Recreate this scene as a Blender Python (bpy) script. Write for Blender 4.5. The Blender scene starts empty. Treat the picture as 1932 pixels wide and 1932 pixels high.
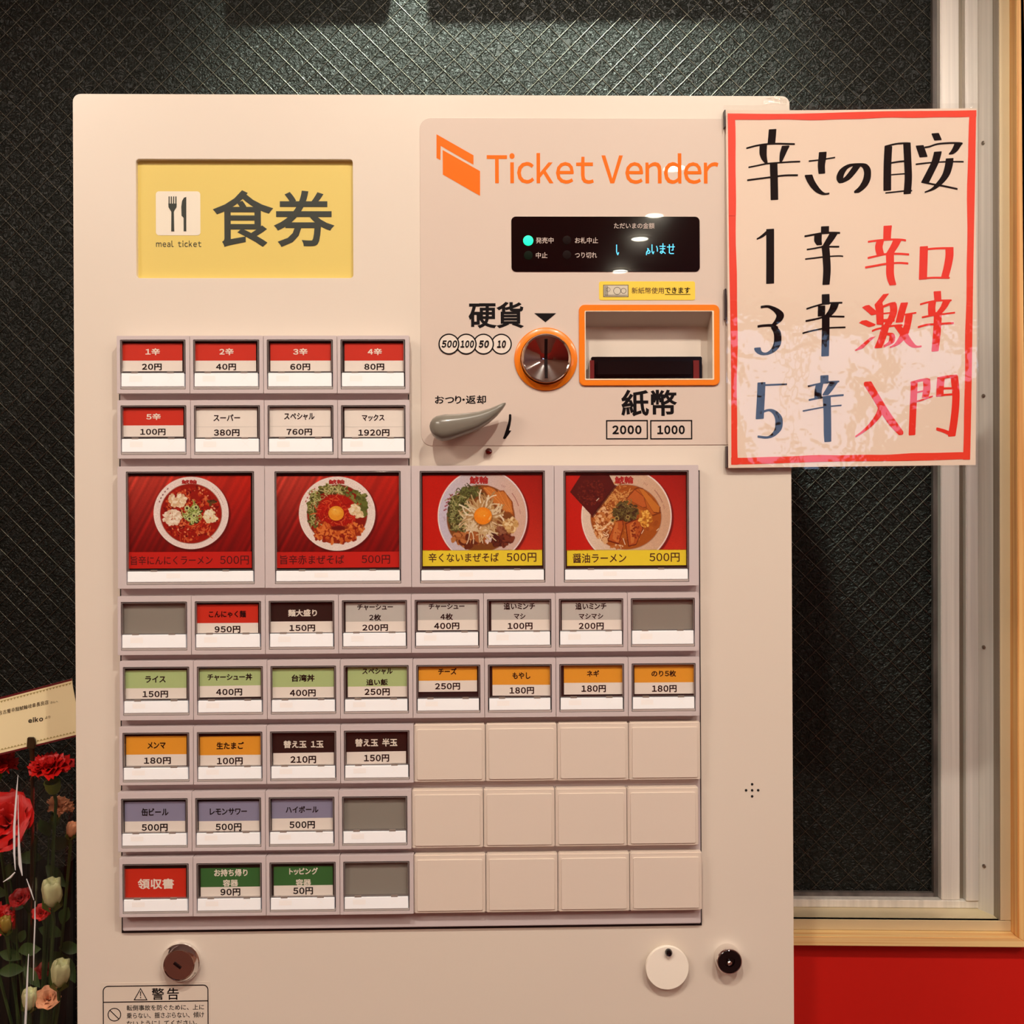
import bpy, bmesh, math, random
import numpy as np
from mathutils import Vector, Matrix
random.seed(7)
C = bpy.context.scene.collection
SC = bpy.context.scene
PI = math.pi
S = 1932.0
F = 1932.0                                   # focal length in pixels

def lin(c):
    c = c / 255.0
    return c / 12.92 if c <= 0.04045 else ((c + 0.055) / 1.055) ** 2.4
def rgb(r, g, b): return (lin(r), lin(g), lin(b), 1.0)

# ------------------------------------------------------------------ camera
CAM = Vector((0.0, -0.8, 1.35))
cam_d = bpy.data.cameras.new('camera'); cam = bpy.data.objects.new('camera', cam_d); C.objects.link(cam)
cam_d.sensor_width = 36.0; cam_d.lens = 36.0 * F / S; cam_d.clip_start = 0.02
RC = Matrix.Rotation(0.0233, 4, 'Z') @ Matrix.Rotation(PI / 2, 4, 'X') @ Matrix.Rotation(-0.0013, 4, 'Z')
cam.matrix_world = Matrix.Translation(CAM) @ RC
SC.camera = cam
SC.view_settings.view_transform = 'Standard'
SC.view_settings.look = 'None'
SC.view_settings.exposure = 0.12
SC.view_settings.gamma = 1.0
SC.view_settings.use_curve_mapping = False

# ------------------------------------------------------------------ world and lights
wd = bpy.data.worlds.new('world'); SC.world = wd; wd.use_nodes = True
wd.node_tree.nodes['Background'].inputs[0].default_value = (1.0, 0.66, 0.50, 1)
wd.node_tree.nodes['Background'].inputs[1].default_value = 0.06

def spot(name, loc, aim, power, angle, blend=0.4, size=0.03, color=(1, 0.915, 0.79)):
    d = bpy.data.lights.new(name, 'SPOT'); d.energy = power; d.spot_size = math.radians(angle)
    d.spot_blend = blend; d.shadow_soft_size = size; d.color = color
    o = bpy.data.objects.new(name, d); C.objects.link(o); o.location = loc
    o.rotation_euler = (Vector(aim) - Vector(loc)).to_track_quat('-Z', 'Y').to_euler()
    return o
spot('ceiling_spot', (-0.13, -0.98, 2.42), (-0.06, 0, 1.25), 33, 75, 0.5, 0.022)
spot('ceiling_spot', (0.42, -1.02, 2.42), (0.08, 0, 1.25), 33, 75, 0.5, 0.022)
spot('glass_spot', (-0.08, -0.06, 2.42), (-0.05, 0.335, 1.86), 135, 60, 0.9, 0.03, (0.86, 1.0, 0.86))

# ------------------------------------------------------------------ pixel -> place
def ray(px, py):
    v = Vector(((px - S / 2) / F, -(py - S / 2) / F, -1.0))
    return (RC.to_3x3() @ v).normalized()
def W(px, py, Y):
    d = ray(px, py); t = (Y - CAM.y) / d.y
    return CAM + d * t
fwd = RC.to_3x3() @ Vector((0, 0, -1))
MO = CAM + fwd * 0.8
MM = Matrix.Translation((MO.x, MO.y, 0)) @ Matrix.Rotation(0.0436, 4, 'Z') @ Matrix.Rotation(-0.0037, 4, 'Y')
MI = MM.inverted()
def M(px, py, yl=0.0):
    o = MI @ CAM; d = MI.to_3x3() @ ray(px, py); t = (yl - o.y) / d.y
    p = o + d * t
    return p.x, p.z
def MR(x0, y0, x1, y1, yl=0.0):
    xm, ym = (x0 + x1) / 2, (y0 + y1) / 2
    return M(x0, ym, yl)[0], M(xm, y1, yl)[1], M(x1, ym, yl)[0], M(xm, y0, yl)[1]   # x0 z0 x1 z1
PX = 0.8 / F

# ------------------------------------------------------------------ materials
MATS = {}
def mat(name, col, rough=0.5, metal=0.0, coat=0.0, coat_rough=0.03, bump=None, spec=0.5, emit=None, estr=0, noise=None, trans=0, ior=1.45, coatbump=False, sheen=0):
    if name in MATS: return MATS[name]
    m = bpy.data.materials.new(name); m.use_nodes = True; nt = m.node_tree; b = nt.nodes['Principled BSDF']
    b.inputs['Base Color'].default_value = col; b.inputs['Roughness'].default_value = rough
    b.inputs['Metallic'].default_value = metal; b.inputs['Coat Weight'].default_value = coat
    b.inputs['Coat Roughness'].default_value = coat_rough; b.inputs['Specular IOR Level'].default_value = spec
    b.inputs['Transmission Weight'].default_value = trans; b.inputs['IOR'].default_value = ior
    if emit: b.inputs['Emission Color'].default_value = emit; b.inputs['Emission Strength'].default_value = estr
    tc = nt.nodes.new('ShaderNodeTexCoord')
    if noise:                                   # (scale, amount, detail, stretch)
        sc, am, st = noise
        mp = nt.nodes.new('ShaderNodeMapping'); mp.inputs['Scale'].default_value = st
        n = nt.nodes.new('ShaderNodeTexNoise'); n.inputs['Scale'].default_value = sc; n.inputs['Detail'].default_value = 4
        nt.links.new(tc.outputs['Object'], mp.inputs[0]); nt.links.new(mp.outputs[0], n.inputs['Vector'])
        mr = nt.nodes.new('ShaderNodeMapRange'); mr.inputs[1].default_value = 0.3; mr.inputs[2].default_value = 0.7
        mr.inputs[3].default_value = 1 - am; mr.inputs[4].default_value = 1 + am
        nt.links.new(n.outputs[0], mr.inputs[0])
        mx = nt.nodes.new('ShaderNodeVectorMath'); mx.operation = 'SCALE'; mx.inputs[0].default_value = col[:3]
        nt.links.new(mr.outputs[0], mx.inputs['Scale']); nt.links.new(mx.outputs[0], b.inputs['Base Color'])
    if bump:
        sc, st, dist = bump[:3]
        n = nt.nodes.new('ShaderNodeTexNoise'); n.inputs['Scale'].default_value = sc; n.inputs['Detail'].default_value = bump[3] if len(bump) > 3 else 2
        nt.links.new(tc.outputs['Object'], n.inputs['Vector'])
        bp = nt.nodes.new('ShaderNodeBump'); bp.inputs['Strength'].default_value = st; bp.inputs['Distance'].default_value = dist
        nt.links.new(n.outputs[0], bp.inputs['Height'])
        if coatbump: nt.links.new(bp.outputs[0], b.inputs['Coat Normal'])
        else:
            nt.links.new(bp.outputs[0], b.inputs['Normal']); nt.links.new(bp.outputs[0], b.inputs['Coat Normal'])
    MATS[name] = m
    return m
def clear(name, tint=(1, 1, 1, 1), rough=0.02, ior=1.45, bump=None, gmul=1.0, voro=None):
    """thin clear plastic: lets light straight through and mirrors by Fresnel"""
    if name in MATS: return MATS[name]
    m = bpy.data.materials.new(name); m.use_nodes = True; nt = m.node_tree
    nt.nodes.remove(nt.nodes['Principled BSDF']); out = nt.nodes['Material Output']
    t = nt.nodes.new('ShaderNodeBsdfTransparent'); t.inputs[0].default_value = tint
    g = nt.nodes.new('ShaderNodeBsdfGlossy'); g.inputs['Roughness'].default_value = rough
    ge = nt.nodes.new('ShaderNodeNewGeometry'); dt = nt.nodes.new('ShaderNodeVectorMath'); dt.operation = 'DOT_PRODUCT'
    nt.links.new(ge.outputs['Incoming'], dt.inputs[0]); nt.links.new(ge.outputs['Normal'], dt.inputs[1])
    def mth(op, a, b_=None):
        q = nt.nodes.new('ShaderNodeMath'); q.operation = op
        for k_, v in enumerate((a, b_)):
            if v is None: continue
            if isinstance(v, (int, float)): q.inputs[k_].default_value = v
            else: nt.links.new(v, q.inputs[k_])
        return q.outputs[0]
    F0 = ((ior - 1) / (ior + 1)) ** 2 * 1.9            # both faces of a thin sheet
    fo = mth('ADD', mth('MULTIPLY', mth('POWER', mth('SUBTRACT', 1.0, mth('ABSOLUTE', dt.outputs['Value'])), 5.0), 1 - F0), F0)
    x = nt.nodes.new('ShaderNodeMixShader')
    mu = nt.nodes.new('ShaderNodeMath'); mu.operation = 'MULTIPLY'; mu.inputs[1].default_value = gmul; mu.use_clamp = True
    nt.links.new(fo, mu.inputs[0]); nt.links.new(mu.outputs[0], x.inputs[0])
    nt.links.new(t.outputs[0], x.inputs[1]); nt.links.new(g.outputs[0], x.inputs[2]); nt.links.new(x.outputs[0], out.inputs[0])
    if bump:
        tc = nt.nodes.new('ShaderNodeTexCoord')
        n = nt.nodes.new('ShaderNodeTexNoise'); n.inputs['Scale'].default_value = bump[0]; n.inputs['Detail'].default_value = bump[3]
        nt.links.new(tc.outputs['Object'], n.inputs['Vector'])
        bp = nt.nodes.new('ShaderNodeBump'); bp.inputs['Strength'].default_value = bump[1]; bp.inputs['Distance'].default_value = bump[2]
        nt.links.new(n.outputs[0], bp.inputs['Height']); nt.links.new(bp.outputs[0], g.inputs['Normal']); nt.links.new(bp.outputs[0], dt.inputs[1])
    MATS[name] = m
    return m
def wood(name, axis, c1=(238, 200, 140), c2=(214, 158, 92)):
    if name in MATS: return MATS[name]
    m = bpy.data.materials.new(name); m.use_nodes = True; nt = m.node_tree; b = nt.nodes['Principled BSDF']
    b.inputs['Roughness'].default_value = 0.45
    tc = nt.nodes.new('ShaderNodeTexCoord'); mp = nt.nodes.new('ShaderNodeMapping')
    sc = [260, 260, 260]; sc[axis] = 3.0; mp.inputs['Scale'].default_value = sc
    n = nt.nodes.new('ShaderNodeTexNoise'); n.inputs['Scale'].default_value = 1.0; n.inputs['Detail'].default_value = 3
    n.inputs['Distortion'].default_value = 0.4
    r = nt.nodes.new('ShaderNodeValToRGB'); r.color_ramp.elements[0].position = 0.35; r.color_ramp.elements[1].position = 0.62
    r.color_ramp.elements[0].color = rgb(*c2); r.color_ramp.elements[1].color = rgb(*c1)
    nt.links.new(tc.outputs['Object'], mp.inputs[0]); nt.links.new(mp.outputs[0], n.inputs['Vector'])
    nt.links.new(n.outputs[0], r.inputs[0]); nt.links.new(r.outputs[0], b.inputs['Base Color'])
    MATS[name] = m
    return m

BODY = mat('painted_steel', rgb(225, 212, 198), 0.32, coat=0.25, coat_rough=0.18, bump=(7, 0.10, 0.01, 1))
SHEET = mat('overlay_film', rgb(219, 201, 188), 0.25, coat=0.9, coat_rough=0.012, bump=(6, 0.05, 0.004, 1))
HOUS = mat('button_plastic', rgb(204, 190, 190), 0.38)
BLANKP = mat('blank_plastic', rgb(224, 208, 194), 0.40)
LENS = mat('white_lens', rgb(250, 249, 248), 0.25, emit=rgb(236, 242, 255), estr=0.08)
EDGEM = mat('clear_edge', rgb(214, 208, 202), .12, metal=.35, coat=1)
CLIP = mat('clip_grey', rgb(140, 126, 118), .2)
DARK = mat('dark_gap', rgb(34, 24, 24), 0.5)
INNER = mat('button_inner', rgb(150, 145, 136), 0.4)
RIM = mat('rim_plastic', rgb(150, 140, 138), 0.07, metal=0.55)
COVER = clear('clear_cover', (0.985, 0.98, 0.975, 1), 0.02, 1.42, bump=(45, 0.25, 0.0008, 1))
PAPER = mat('paper_white', rgb(252, 243, 234), 0.6)
INK = mat('black_ink', rgb(16, 9, 11), 0.5, spec=.15)
WINK = mat('white_ink', rgb(250, 240, 225), 0.5)
RED = mat('card_red', rgb(216, 48, 26), 0.5)
GREY = mat('card_grey', rgb(206, 202, 196), 0.5)
BLK = mat('card_black', rgb(38, 22, 18), 0.45)
GRN = mat('card_light_green', rgb(188, 210, 146), 0.5)
ORG = mat('card_orange', rgb(246, 168, 50), 0.5)
PUR = mat('card_violet_grey', rgb(150, 147, 176), 0.5)
DGR = mat('card_green', rgb(56, 112, 56), 0.5)
YEL = mat('card_yellow', rgb(248, 222, 52), 0.5)
PRED = mat('caption_red', rgb(206, 26, 12), 0.5)
DRINK = mat('dark_red_ink', rgb(88, 4, 4), 0.5)
BRINK = mat('brown_ink', rgb(70, 34, 18), 0.5)
ORANGE = mat('orange_print', rgb(236, 110, 4), 0.5, spec=.2)
CHROME = mat('chrome', rgb(235, 232, 230), 0.07, metal=1.0)
BLACKG = mat('black_gloss', rgb(14, 6, 8), 0.12, coat=0.6)

# ------------------------------------------------------------------ mesh helpers
def tag(o, label=None, cat=None, group=None, kind=None):
    if label: o['label'] = label
    if cat: o['category'] = cat
    if group: o['group'] = group
    if kind: o['kind'] = kind
    return o
def empty(name, loc=(0, 0, 0), mw=None):
    o = bpy.data.objects.new(name, None); C.objects.link(o); o.empty_display_size = 0.05
    if mw is not None: o.matrix_world = mw
    else: o.location = loc
    return o
class MB:
    def __init__(s): s.v = []; s.f = []; s.m = []
    def add(s, vs, fs, mi=0):
        n = len(s.v); s.v += [tuple(v) for v in vs]
        for f in fs: s.f.append([i + n for i in f]); s.m.append(mi)
        return s
    def box(s, x0, x1, y0, y1, z0, z1, mi=0):
        vs = [(x, y, z) for x in (x0, x1) for y in (y0, y1) for z in (z0, z1)]
        return s.add(vs, [(0, 1, 3, 2), (4, 6, 7, 5), (0, 4, 5, 1), (2, 3, 7, 6), (0, 2, 6, 4), (1, 5, 7, 3)], mi)
    def poly(s, pts, y, mi=0):                 # flat polygon facing -Y, pts (x,z)
        return s.add([(p[0], y, p[1]) for p in pts], [list(range(len(pts)))], mi)
    def lathe(s, prof, c, axis='Y', n=40, mi=0, close=True):
        vs = []; fs = []
        for r, h in prof:
            for i in range(n):
                a = 2 * PI * i / n
                if axis == 'Y': vs.append((c[0] + r * math.cos(a), c[1] + h, c[2] + r * math.sin(a)))
                else: vs.append((c[0] + r * math.cos(a), c[1] + r * math.sin(a), c[2] + h))
        for k in range(len(prof) - 1):
            for i in range(n):
                j = (i + 1) % n
                fs.append((k * n + i, k * n + j, (k + 1) * n + j, (k + 1) * n + i))
        if close:
            fs.append(list(range(n))); fs.append(list(range((len(prof) - 1) * n, len(prof) * n)))
        return s.add(vs, fs, mi)
    def tube(s, pts, rad, n=6, mi=0):
        pts = [Vector(p) for p in pts]; vs = []; fs = []
        if not hasattr(rad, '__len__'): rad = [rad] * len(pts)
        for k, p in enumerate(pts):
            t = (pts[min(k + 1, len(pts) - 1)] - pts[max(k - 1, 0)]).normalized()
            u = t.cross(Vector((0.13, 1, 0.21))).normalized(); w = t.cross(u)
            for i in range(n):
                a = 2 * PI * i / n; vs.append(p + (u * math.cos(a) + w * math.sin(a)) * rad[k])
        for k in range(len(pts) - 1):
            for i in range(n):
                j = (i + 1) % n; fs.append((k * n + i, k * n + j, (k + 1) * n + j, (k + 1) * n + i))
        fs.append(list(range(n))); fs.append([(len(pts) - 1) * n + i for i in range(n)])
        return s.add(vs, fs, mi)
    def build(s, name, mats, parent=None, bevel=0, seg=2, smooth=35, fix=True, mw=None):
        me = bpy.data.meshes.new(name); me.from_pydata(s.v, [], s.f)
        if not isinstance(mats, (list, tuple)): mats = [mats]
        for m in mats: me.materials.append(m)
        me.polygons.foreach_set('material_index', s.m)
        if fix or bevel:
            bm = bmesh.new(); bm.from_mesh(me)
            if fix: bmesh.ops.recalc_face_normals(bm, faces=bm.faces)
            if bevel:
                es = [e for e in bm.edges if len(e.link_faces) == 2 and e.calc_face_angle(0) > 0.6]
                bmesh.ops.bevel(bm, geom=es, offset=bevel, segments=seg, affect='EDGES', clamp_overlap=True)
            bm.to_mesh(me); bm.free()
        if smooth:
            me.polygons.foreach_set('use_smooth', [True] * len(me.polygons)); me.set_sharp_from_angle(angle=math.radians(smooth))
        me.update()
        o = bpy.data.objects.new(name, me); C.objects.link(o)
        if parent is not None: o.parent = parent
        return o
def rrect(x0, z0, x1, z1, r, n=5):
    if r <= 0: return [(x0, z0), (x1, z0), (x1, z1), (x0, z1)]
    pts = []
    for cx, cz, a0 in ((x1 - r, z0 + r, -90), (x1 - r, z1 - r, 0), (x0 + r, z1 - r, 90), (x0 + r, z0 + r, 180)):
        for i in range(n + 1):
            a = math.radians(a0 + 90 * i / n); pts.append((cx + r * math.cos(a), cz + r * math.sin(a)))
    return pts
def plate(name, outer, holes, yf, yb, m, parent, bevel=0, seg=3, label=None):
    """a flat plate with holes in the X-Z plane, front at yf, back at yb; front edges rounded"""
    bm = bmesh.new(); es = []
    for lp in [outer] + list(holes):
        vs = [bm.verts.new((p[0], yf, p[1])) for p in lp]
        es += [bm.edges.new((vs[i], vs[(i + 1) % len(vs)])) for i in range(len(vs))]
    bmesh.ops.triangle_fill(bm, edges=es, use_beauty=True, use_dissolve=False, normal=(0, -1, 0))
    r = bmesh.ops.extrude_face_region(bm, geom=list(bm.faces))
    for e in r['geom']:
        if isinstance(e, bmesh.types.BMVert): e.co.y = yb
    bmesh.ops.recalc_face_normals(bm, faces=bm.faces)
    if bevel:
        ed = [e for e in bm.edges if len(e.link_faces) == 2 and abs(e.verts[0].co.y - yf) < 1e-7 and abs(e.verts[1].co.y - yf) < 1e-7 and e.calc_face_angle(0) > 0.8]
        bmesh.ops.bevel(bm, geom=ed, offset=bevel, segments=seg, affect='EDGES', clamp_overlap=True)
    me = bpy.data.meshes.new(name); bm.to_mesh(me); bm.free(); me.materials.append(m)
    me.polygons.foreach_set('use_smooth', [True] * len(me.polygons)); me.set_sharp_from_angle(angle=math.radians(32))
    o = bpy.data.objects.new(name, me); C.objects.link(o)
    if parent is not None: o.parent = parent
    if label: o['label'] = label
    return o

# ------------------------------------------------------------------ lettering from the built-in typeface
GL = {}
def glyph(ch, bold):
    k = (ch, bold)
    if k in GL: return GL[k]
    if 33 <= ord(ch) <= 126: fch = chr(ord(ch) + 0xFEE0); half = True      # full-width forms carry the sans-serif cut
    else: fch = ch; half = False
    cu = bpy.data.curves.new('g', 'FONT'); cu.body = fch; cu.size = 1.0; cu.resolution_u = 3
    cu.bevel_depth = bold; cu.bevel_resolution = 0
    ob = bpy.data.objects.new('g', cu); me = bpy.data.meshes.new_from_object(ob)
    v = np.array([(p.co.x, p.co.y) for p in me.vertices]); z = np.array([p.co.z for p in me.vertices])
    fs = [list(p.vertices) for p in me.polygons]
    keep = [f for f in fs if max(z[i] for i in f) > -1e-6]
    bpy.data.objects.remove(ob); bpy.data.meshes.remove(me); bpy.data.curves.remove(cu)
    GL[k] = (v, z, keep, half)
    return GL[k]
def layout(text, bold, track=0.0, space=0.5, ital=0.0, pitch=None):
    V = []; Fs = []; x = 0.0; n = 0
    for ch in text:
        if ch == ' ': x += space; continue
        v, z, fs, half = glyph(ch, bold)
        if half or pitch: dx = x - v[:, 0].min() + (0.05 if half else 0.0); adv = (v[:, 0].max() - v[:, 0].min()) + 0.11
        if not (half or pitch): dx = x; adv = 1.0
        for i in range(len(v)):
            V.append((v[i, 0] + dx + ital * v[i, 1], v[i, 1], z[i]))
        Fs += [[a + n for a in f] for f in fs]; n = len(V); x += adv + track
    return np.array(V), Fs
def text(name, s, box, yl, m, parent, bold=0.02, lift=0.00012, to=None, label=None, rot=0.0, **kw):
    """box: x0,y0,x1,y1 in photo pixels; to(px,py,y) gives the plane coordinates"""
    V, Fs = layout(s, bold, **kw)
    x0, y0, x1, y1 = box
    a = (V[:, 0] - V[:, 0].min()) / (V[:, 0].max() - V[:, 0].min())
    b = (V[:, 1] - V[:, 1].min()) / max(1e-6, (V[:, 1].max() - V[:, 1].min()))
    X0, Z0, X1, Z1 = MR(x0, y0, x1, y1, yl)
    zz = V[:, 2]; zm = max(1e-6, abs(zz).max())
    vs = []
    cx, cz = (X0 + X1) / 2, (Z0 + Z1) / 2
    cr, sr = math.cos(rot), math.sin(rot)
    for i in range(len(V)):
        x = X0 + (X1 - X0) * a[i]; z = Z0 + (Z1 - Z0) * b[i]
        if rot: x, z = cx + (x - cx) * cr - (z - cz) * sr, cz + (x - cx) * sr + (z - cz) * cr
        vs.append((x, yl - lift - 0.00003 * zz[i] / zm, z))
    me = bpy.data.meshes.new(name); me.from_pydata(vs, [], Fs); me.materials.append(m)
    o = bpy.data.objects.new(name, me); C.objects.link(o); o.parent = parent
    if label: o['label'] = label
    return o
def joined_text(name, items, m, parent, label=None):
    obs = [text('t', s, bx, yl, m, parent, **kw) for s, bx, yl, kw in items]
    vs = []; fs = []
    for o in obs:
        n = len(vs); vs += [v.co.copy() for v in o.data.vertices]; fs += [[i + n for i in p.vertices] for p in o.data.polygons]
        me = o.data; bpy.data.objects.remove(o); bpy.data.meshes.remove(me)
    me = bpy.data.meshes.new(name); me.from_pydata(vs, [], fs); me.materials.append(m)
    o = bpy.data.objects.new(name, me); C.objects.link(o); o.parent = parent
    if label: o['label'] = label
    return o

# ================================================================== SETTING
RW = mat('red_wall_paint', rgb(206, 22, 8), 0.55, bump=(300, 0.05, 0.001))
ALU = mat('aluminium', rgb(226, 220, 212), 0.34, metal=0.2, noise=(6, 0.12, (30, 30, 0.5)))
ALU2 = mat('aluminium_dark', rgb(150, 138, 122), 0.38, metal=0.4, noise=(6, 0.15, (40, 40, 0.7)))
CREAM = mat('painted_flange', rgb(214, 196, 158), 0.38, metal=0.2, noise=(8, 0.06, (1, 1, 1)))
GASK = mat('gasket', rgb(96, 88, 84), 0.35, noise=(60, 0.5, (1, 1, 0.3)))
def struct(o): o['kind'] = 'structure'; return o

def glass_mat():
    m = bpy.data.materials.new('patterned_glass'); m.use_nodes = True; nt = m.node_tree; b = nt.nodes['Principled BSDF']
    b.inputs['Base Color'].default_value = rgb(20, 22, 18); b.inputs['Roughness'].default_value = 0.42
    b.inputs['Specular IOR Level'].default_value = 0.28
    tc = nt.nodes.new('ShaderNodeTexCoord')
    n = nt.nodes.new('ShaderNodeTexNoise'); n.inputs['Scale'].default_value = 190; n.inputs['Detail'].default_value = 2.5; n.inputs['Distortion'].default_value = 1.4
    r = nt.nodes.new('ShaderNodeValToRGB'); r.color_ramp.elements[0].position = 0.38; r.color_ramp.elements[1].position = 0.62
    bp = nt.nodes.new('ShaderNodeBump'); bp.inputs['Strength'].default_value = 0.9; bp.inputs['Distance'].default_value = 0.0016
    nt.links.new(tc.outputs['Object'], n.inputs['Vector']); nt.links.new(n.outputs[0], r.inputs[0])
    nt.links.new(r.outputs[0], bp.inputs['Height']); nt.links.new(bp.outputs[0], b.inputs['Normal'])
    return m
GLASS = glass_mat()
WIRE = mat('glass_wire', rgb(112, 109, 98), 0.3, metal=1.0)
YG = 0.335
def wires(name, x0, x1, z0, z1, parent, sp=0.0234):
    mb = MB(); r = 0.00030; y = YG - 0.0008
    for sgn in (1, -1):
        k0 = int(((z0 - sgn * x1) if sgn > 0 else (z0 + x0)) / sp) - 1
        k1 = int(((z1 - sgn * x0) if sgn > 0 else (z1 + x1)) / sp) + 1
        for k in range(k0, k1 + 1):
            c = k * sp + (0.007 if sgn < 0 else 0)       # z = sgn*x + c
            xs = sorted([(z0 - c) * sgn, (z1 - c) * sgn]); a, b_ = max(xs[0], x0), min(xs[1], x1)
            if b_ - a < 0.004: continue
            p = [Vector((a, y, sgn * a + c)), Vector((b_, y, sgn * b_ + c))]
            mb.tube(p, r, 6)
    return tag(mb.build(name, WIRE, parent, smooth=70), kind='stuff')

xg = W(1761, 1500, YG).x; zg = W(1600, 1683, YG).z
XS = -0.12                                            # hidden mullion behind the machine
w1 = struct(empty('window_1'))
MB().box(-2.2, xg + 0.02, YG, YG + 0.006, zg - 0.02, 2.35).build('glass_pane', GLASS, w1)
wires('wire_mesh', -.78, xg, zg - .02, 2.05, w1)
# gasket
xa = W(1776, 1500, 0.328).x; za = W(1600, 1697, 0.328).z
mb = MB().box(W(1761.5, 1500, 0.329).x, xa + .004, 0.329, YG + .003, za - .004, 2.35).box(XS, W(1761.5, 1500, 0.329).x - .0001, 0.329, YG + .003, za - .004, W(1600, 1684, 0.329).z)
mb.build('gasket', GASK, w1)
# frame, right jamb
x1 = W(1811, 1500, .32).x; x2 = W(1821, 1500, .32).x; x3 = W(1846, 1500, .318).x; x4 = W(1859, 1500, .32).x; x5 = W(1888, 1500, .286).x; x6 = W(1907, 1500, .286).x
zb = W(1600, 1697, .32).z; zc = W(1600, 1712, .32).z; zd = W(1600, 1735, .286).z; ze = W(1600, 1755, .286).z
MB().box(W(1776, 1500, .32).x, x1, .320, .345, zb, 2.4).build('sash_stile', ALU, w1, bevel=.0008)
MB().box(x1, x2, .326, .345, zb, 2.4).build('stile_groove', ALU2, w1)
MB().box(x2, x3, .317, .345, zb, 2.4).build('frame_jamb', ALU, w1, bevel=.0008)
MB().add([(x3, .317, zc), (x4, .300, zc), (x4, .345, zc), (x3, .345, zc), (x3, .317, 2.4), (x4, .300, 2.4), (x4, .345, 2.4), (x3, .345, 2.4)],
         [(0, 1, 5, 4), (1, 2, 6, 5), (2, 3, 7, 6), (3, 0, 4, 7), (0, 3, 2, 1), (4, 5, 6, 7)]).build('frame_bead', ALU, w1)
MB().box(x4, x4 + .006, .2866, .345, zd, 2.4).build('frame_reveal', ALU2, w1)
MB().box(x4 + .0002, x6, .286, .292, zd + .0001, 2.4).build('flange', CREAM, w1, bevel=.0006)
MB().box(XS, x4, .319, .345, zc, zb).build('sash_rail', ALU, w1, bevel=.0008)
MB().box(XS, x4 + .004, .287, .345, zd - .006, zd).build('frame_sill', CREAM, w1)
MB().box(XS, x6, .286, .292, ze, zd).build('sill_flange', CREAM, w1, bevel=.0006)
SCR = mat('screw_steel', rgb(150, 140, 130), 0.3, metal=0.9)
for py in (270, 747, 1221, 1634):
    p = W(1855, py, .305)
    o = MB().lathe([(.0022, 0), (.0022, -.002), (.001, -.0026)], (0, 0, 0), n=14).build('screw', SCR, w1)
    o.location = (x3 + .004, .3115, W(1855, py, .311).z); o.rotation_euler = (0, 0, math.radians(-55))
# wood casing
WV = wood('pine_vertical', 2, (244, 200, 130), (222, 150, 78)); WH = wood('pine_horizontal', 0, (246, 210, 146), (226, 164, 96))
xw = W(1916, 1500, .27).x; zw0 = W(1600, 1767, .27).z; zw1 = W(1600, 1785, .27).z
xw2 = xw + .014
def prism(pts, y0, y1):
    n = len(pts); mb = MB()
    mb.add([(p[0], y0, p[1]) for p in pts] + [(p[0], y1, p[1]) for p in pts], [list(range(n)), list(range(n, 2 * n))] + [(i, (i + 1) % n, n + (i + 1) % n, n + i) for i in range(n)])
    return mb
struct(prism([(x6, zw0), (xw2 - (xw - x6) + .003, zw1), (XS, zw1), (XS, zw0)], .270, .30).build('trim_1', WH, None, bevel=.0006))
struct(prism([(x6, zw0), (xw2 - (xw - x6) + .003, zw1), (xw2, zw1), (xw2, 2.4), (x6, 2.4)], .2702, .30).build('trim_2', WV, None, bevel=.0006))
# walls, floor, ceiling, left glazed door
struct(MB().box(XS, 2.9, .286, .40, 0, zw1 + .002).box(xw2 - .002, 2.9, .286, .40, zw1, 2.5).build('wall_back', RW))
w3 = struct(empty('window_3'))
MB().box(-2.2, XS, YG, YG + .006, .08, zg - .0201).build('glass_pane', GLASS, w3)
wires('wire_mesh', -0.75, XS, 0.75, zg - .02, w3)
MB().box(-2.2, XS, .31, .36, .0, .08).build('bottom_rail', ALU, w3, bevel=.001)
struct(MB().box(-2.2, 2.9, .28, .40, 2.36, 2.5).build('trim_3', ALU2))
struct(MB().box(-2.25, 2.95, -4.65, .45, -.05, 0).build('floor', mat('floor_tile', rgb(92, 52, 42), .5, noise=(6, .1, (1, 1, 1)))))
struct(MB().box(-2.25, 2.95, -4.65, .45, 2.5, 2.56).build('ceiling', mat('ceiling_paint', rgb(214, 200, 184), .7)))
WF = mat('front_wall_paint', rgb(168, 40, 26), .6)
struct(MB().box(-2.25, 2.95, -4.7, -4.6, 0, 2.5).build('wall_front', WF))
struct(MB().box(-2.3, -2.2, -4.6, .45, 0, 2.5).build('wall_left', mat('side_wall_plaster', rgb(206, 172, 146), .7)))
struct(MB().box(2.9, 3.0, -4.6, .45, 0, 2.5).build('wall_right', MATS['side_wall_plaster']))
PANEL = mat('panel_glow', (1, 1, 1, 1), emit=(1.0, 0.87, 0.74, 1), estr=15)  # glowing panels added on the ceiling as fill light
for px_, lb in ((-1.35, 'square ceiling light panel on the left side of the room'), (1.75, 'square ceiling light panel on the right side of the room')):
    t = empty('ceiling_light_panel', (px_, -1.7, 2.5)); tag(t, lb, 'ceiling light')
    MB().box(-.42, .42, -.42, .42, -.006, 0).build('housing', mat('panel_housing', rgb(220, 214, 204), .5), t)
    MB().box(-.38, .38, -.38, .38, -.010, -.0062).build('diffuser', PANEL, t)
BOXM = mat('black_box', rgb(16, 15, 14), .5)  # unseen boxes added to cast the dark patches onto the glass
blab = ['short black roller blind box above the window, left of the bright gap', 'long black roller blind box above the window, right of the bright gap']
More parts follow.
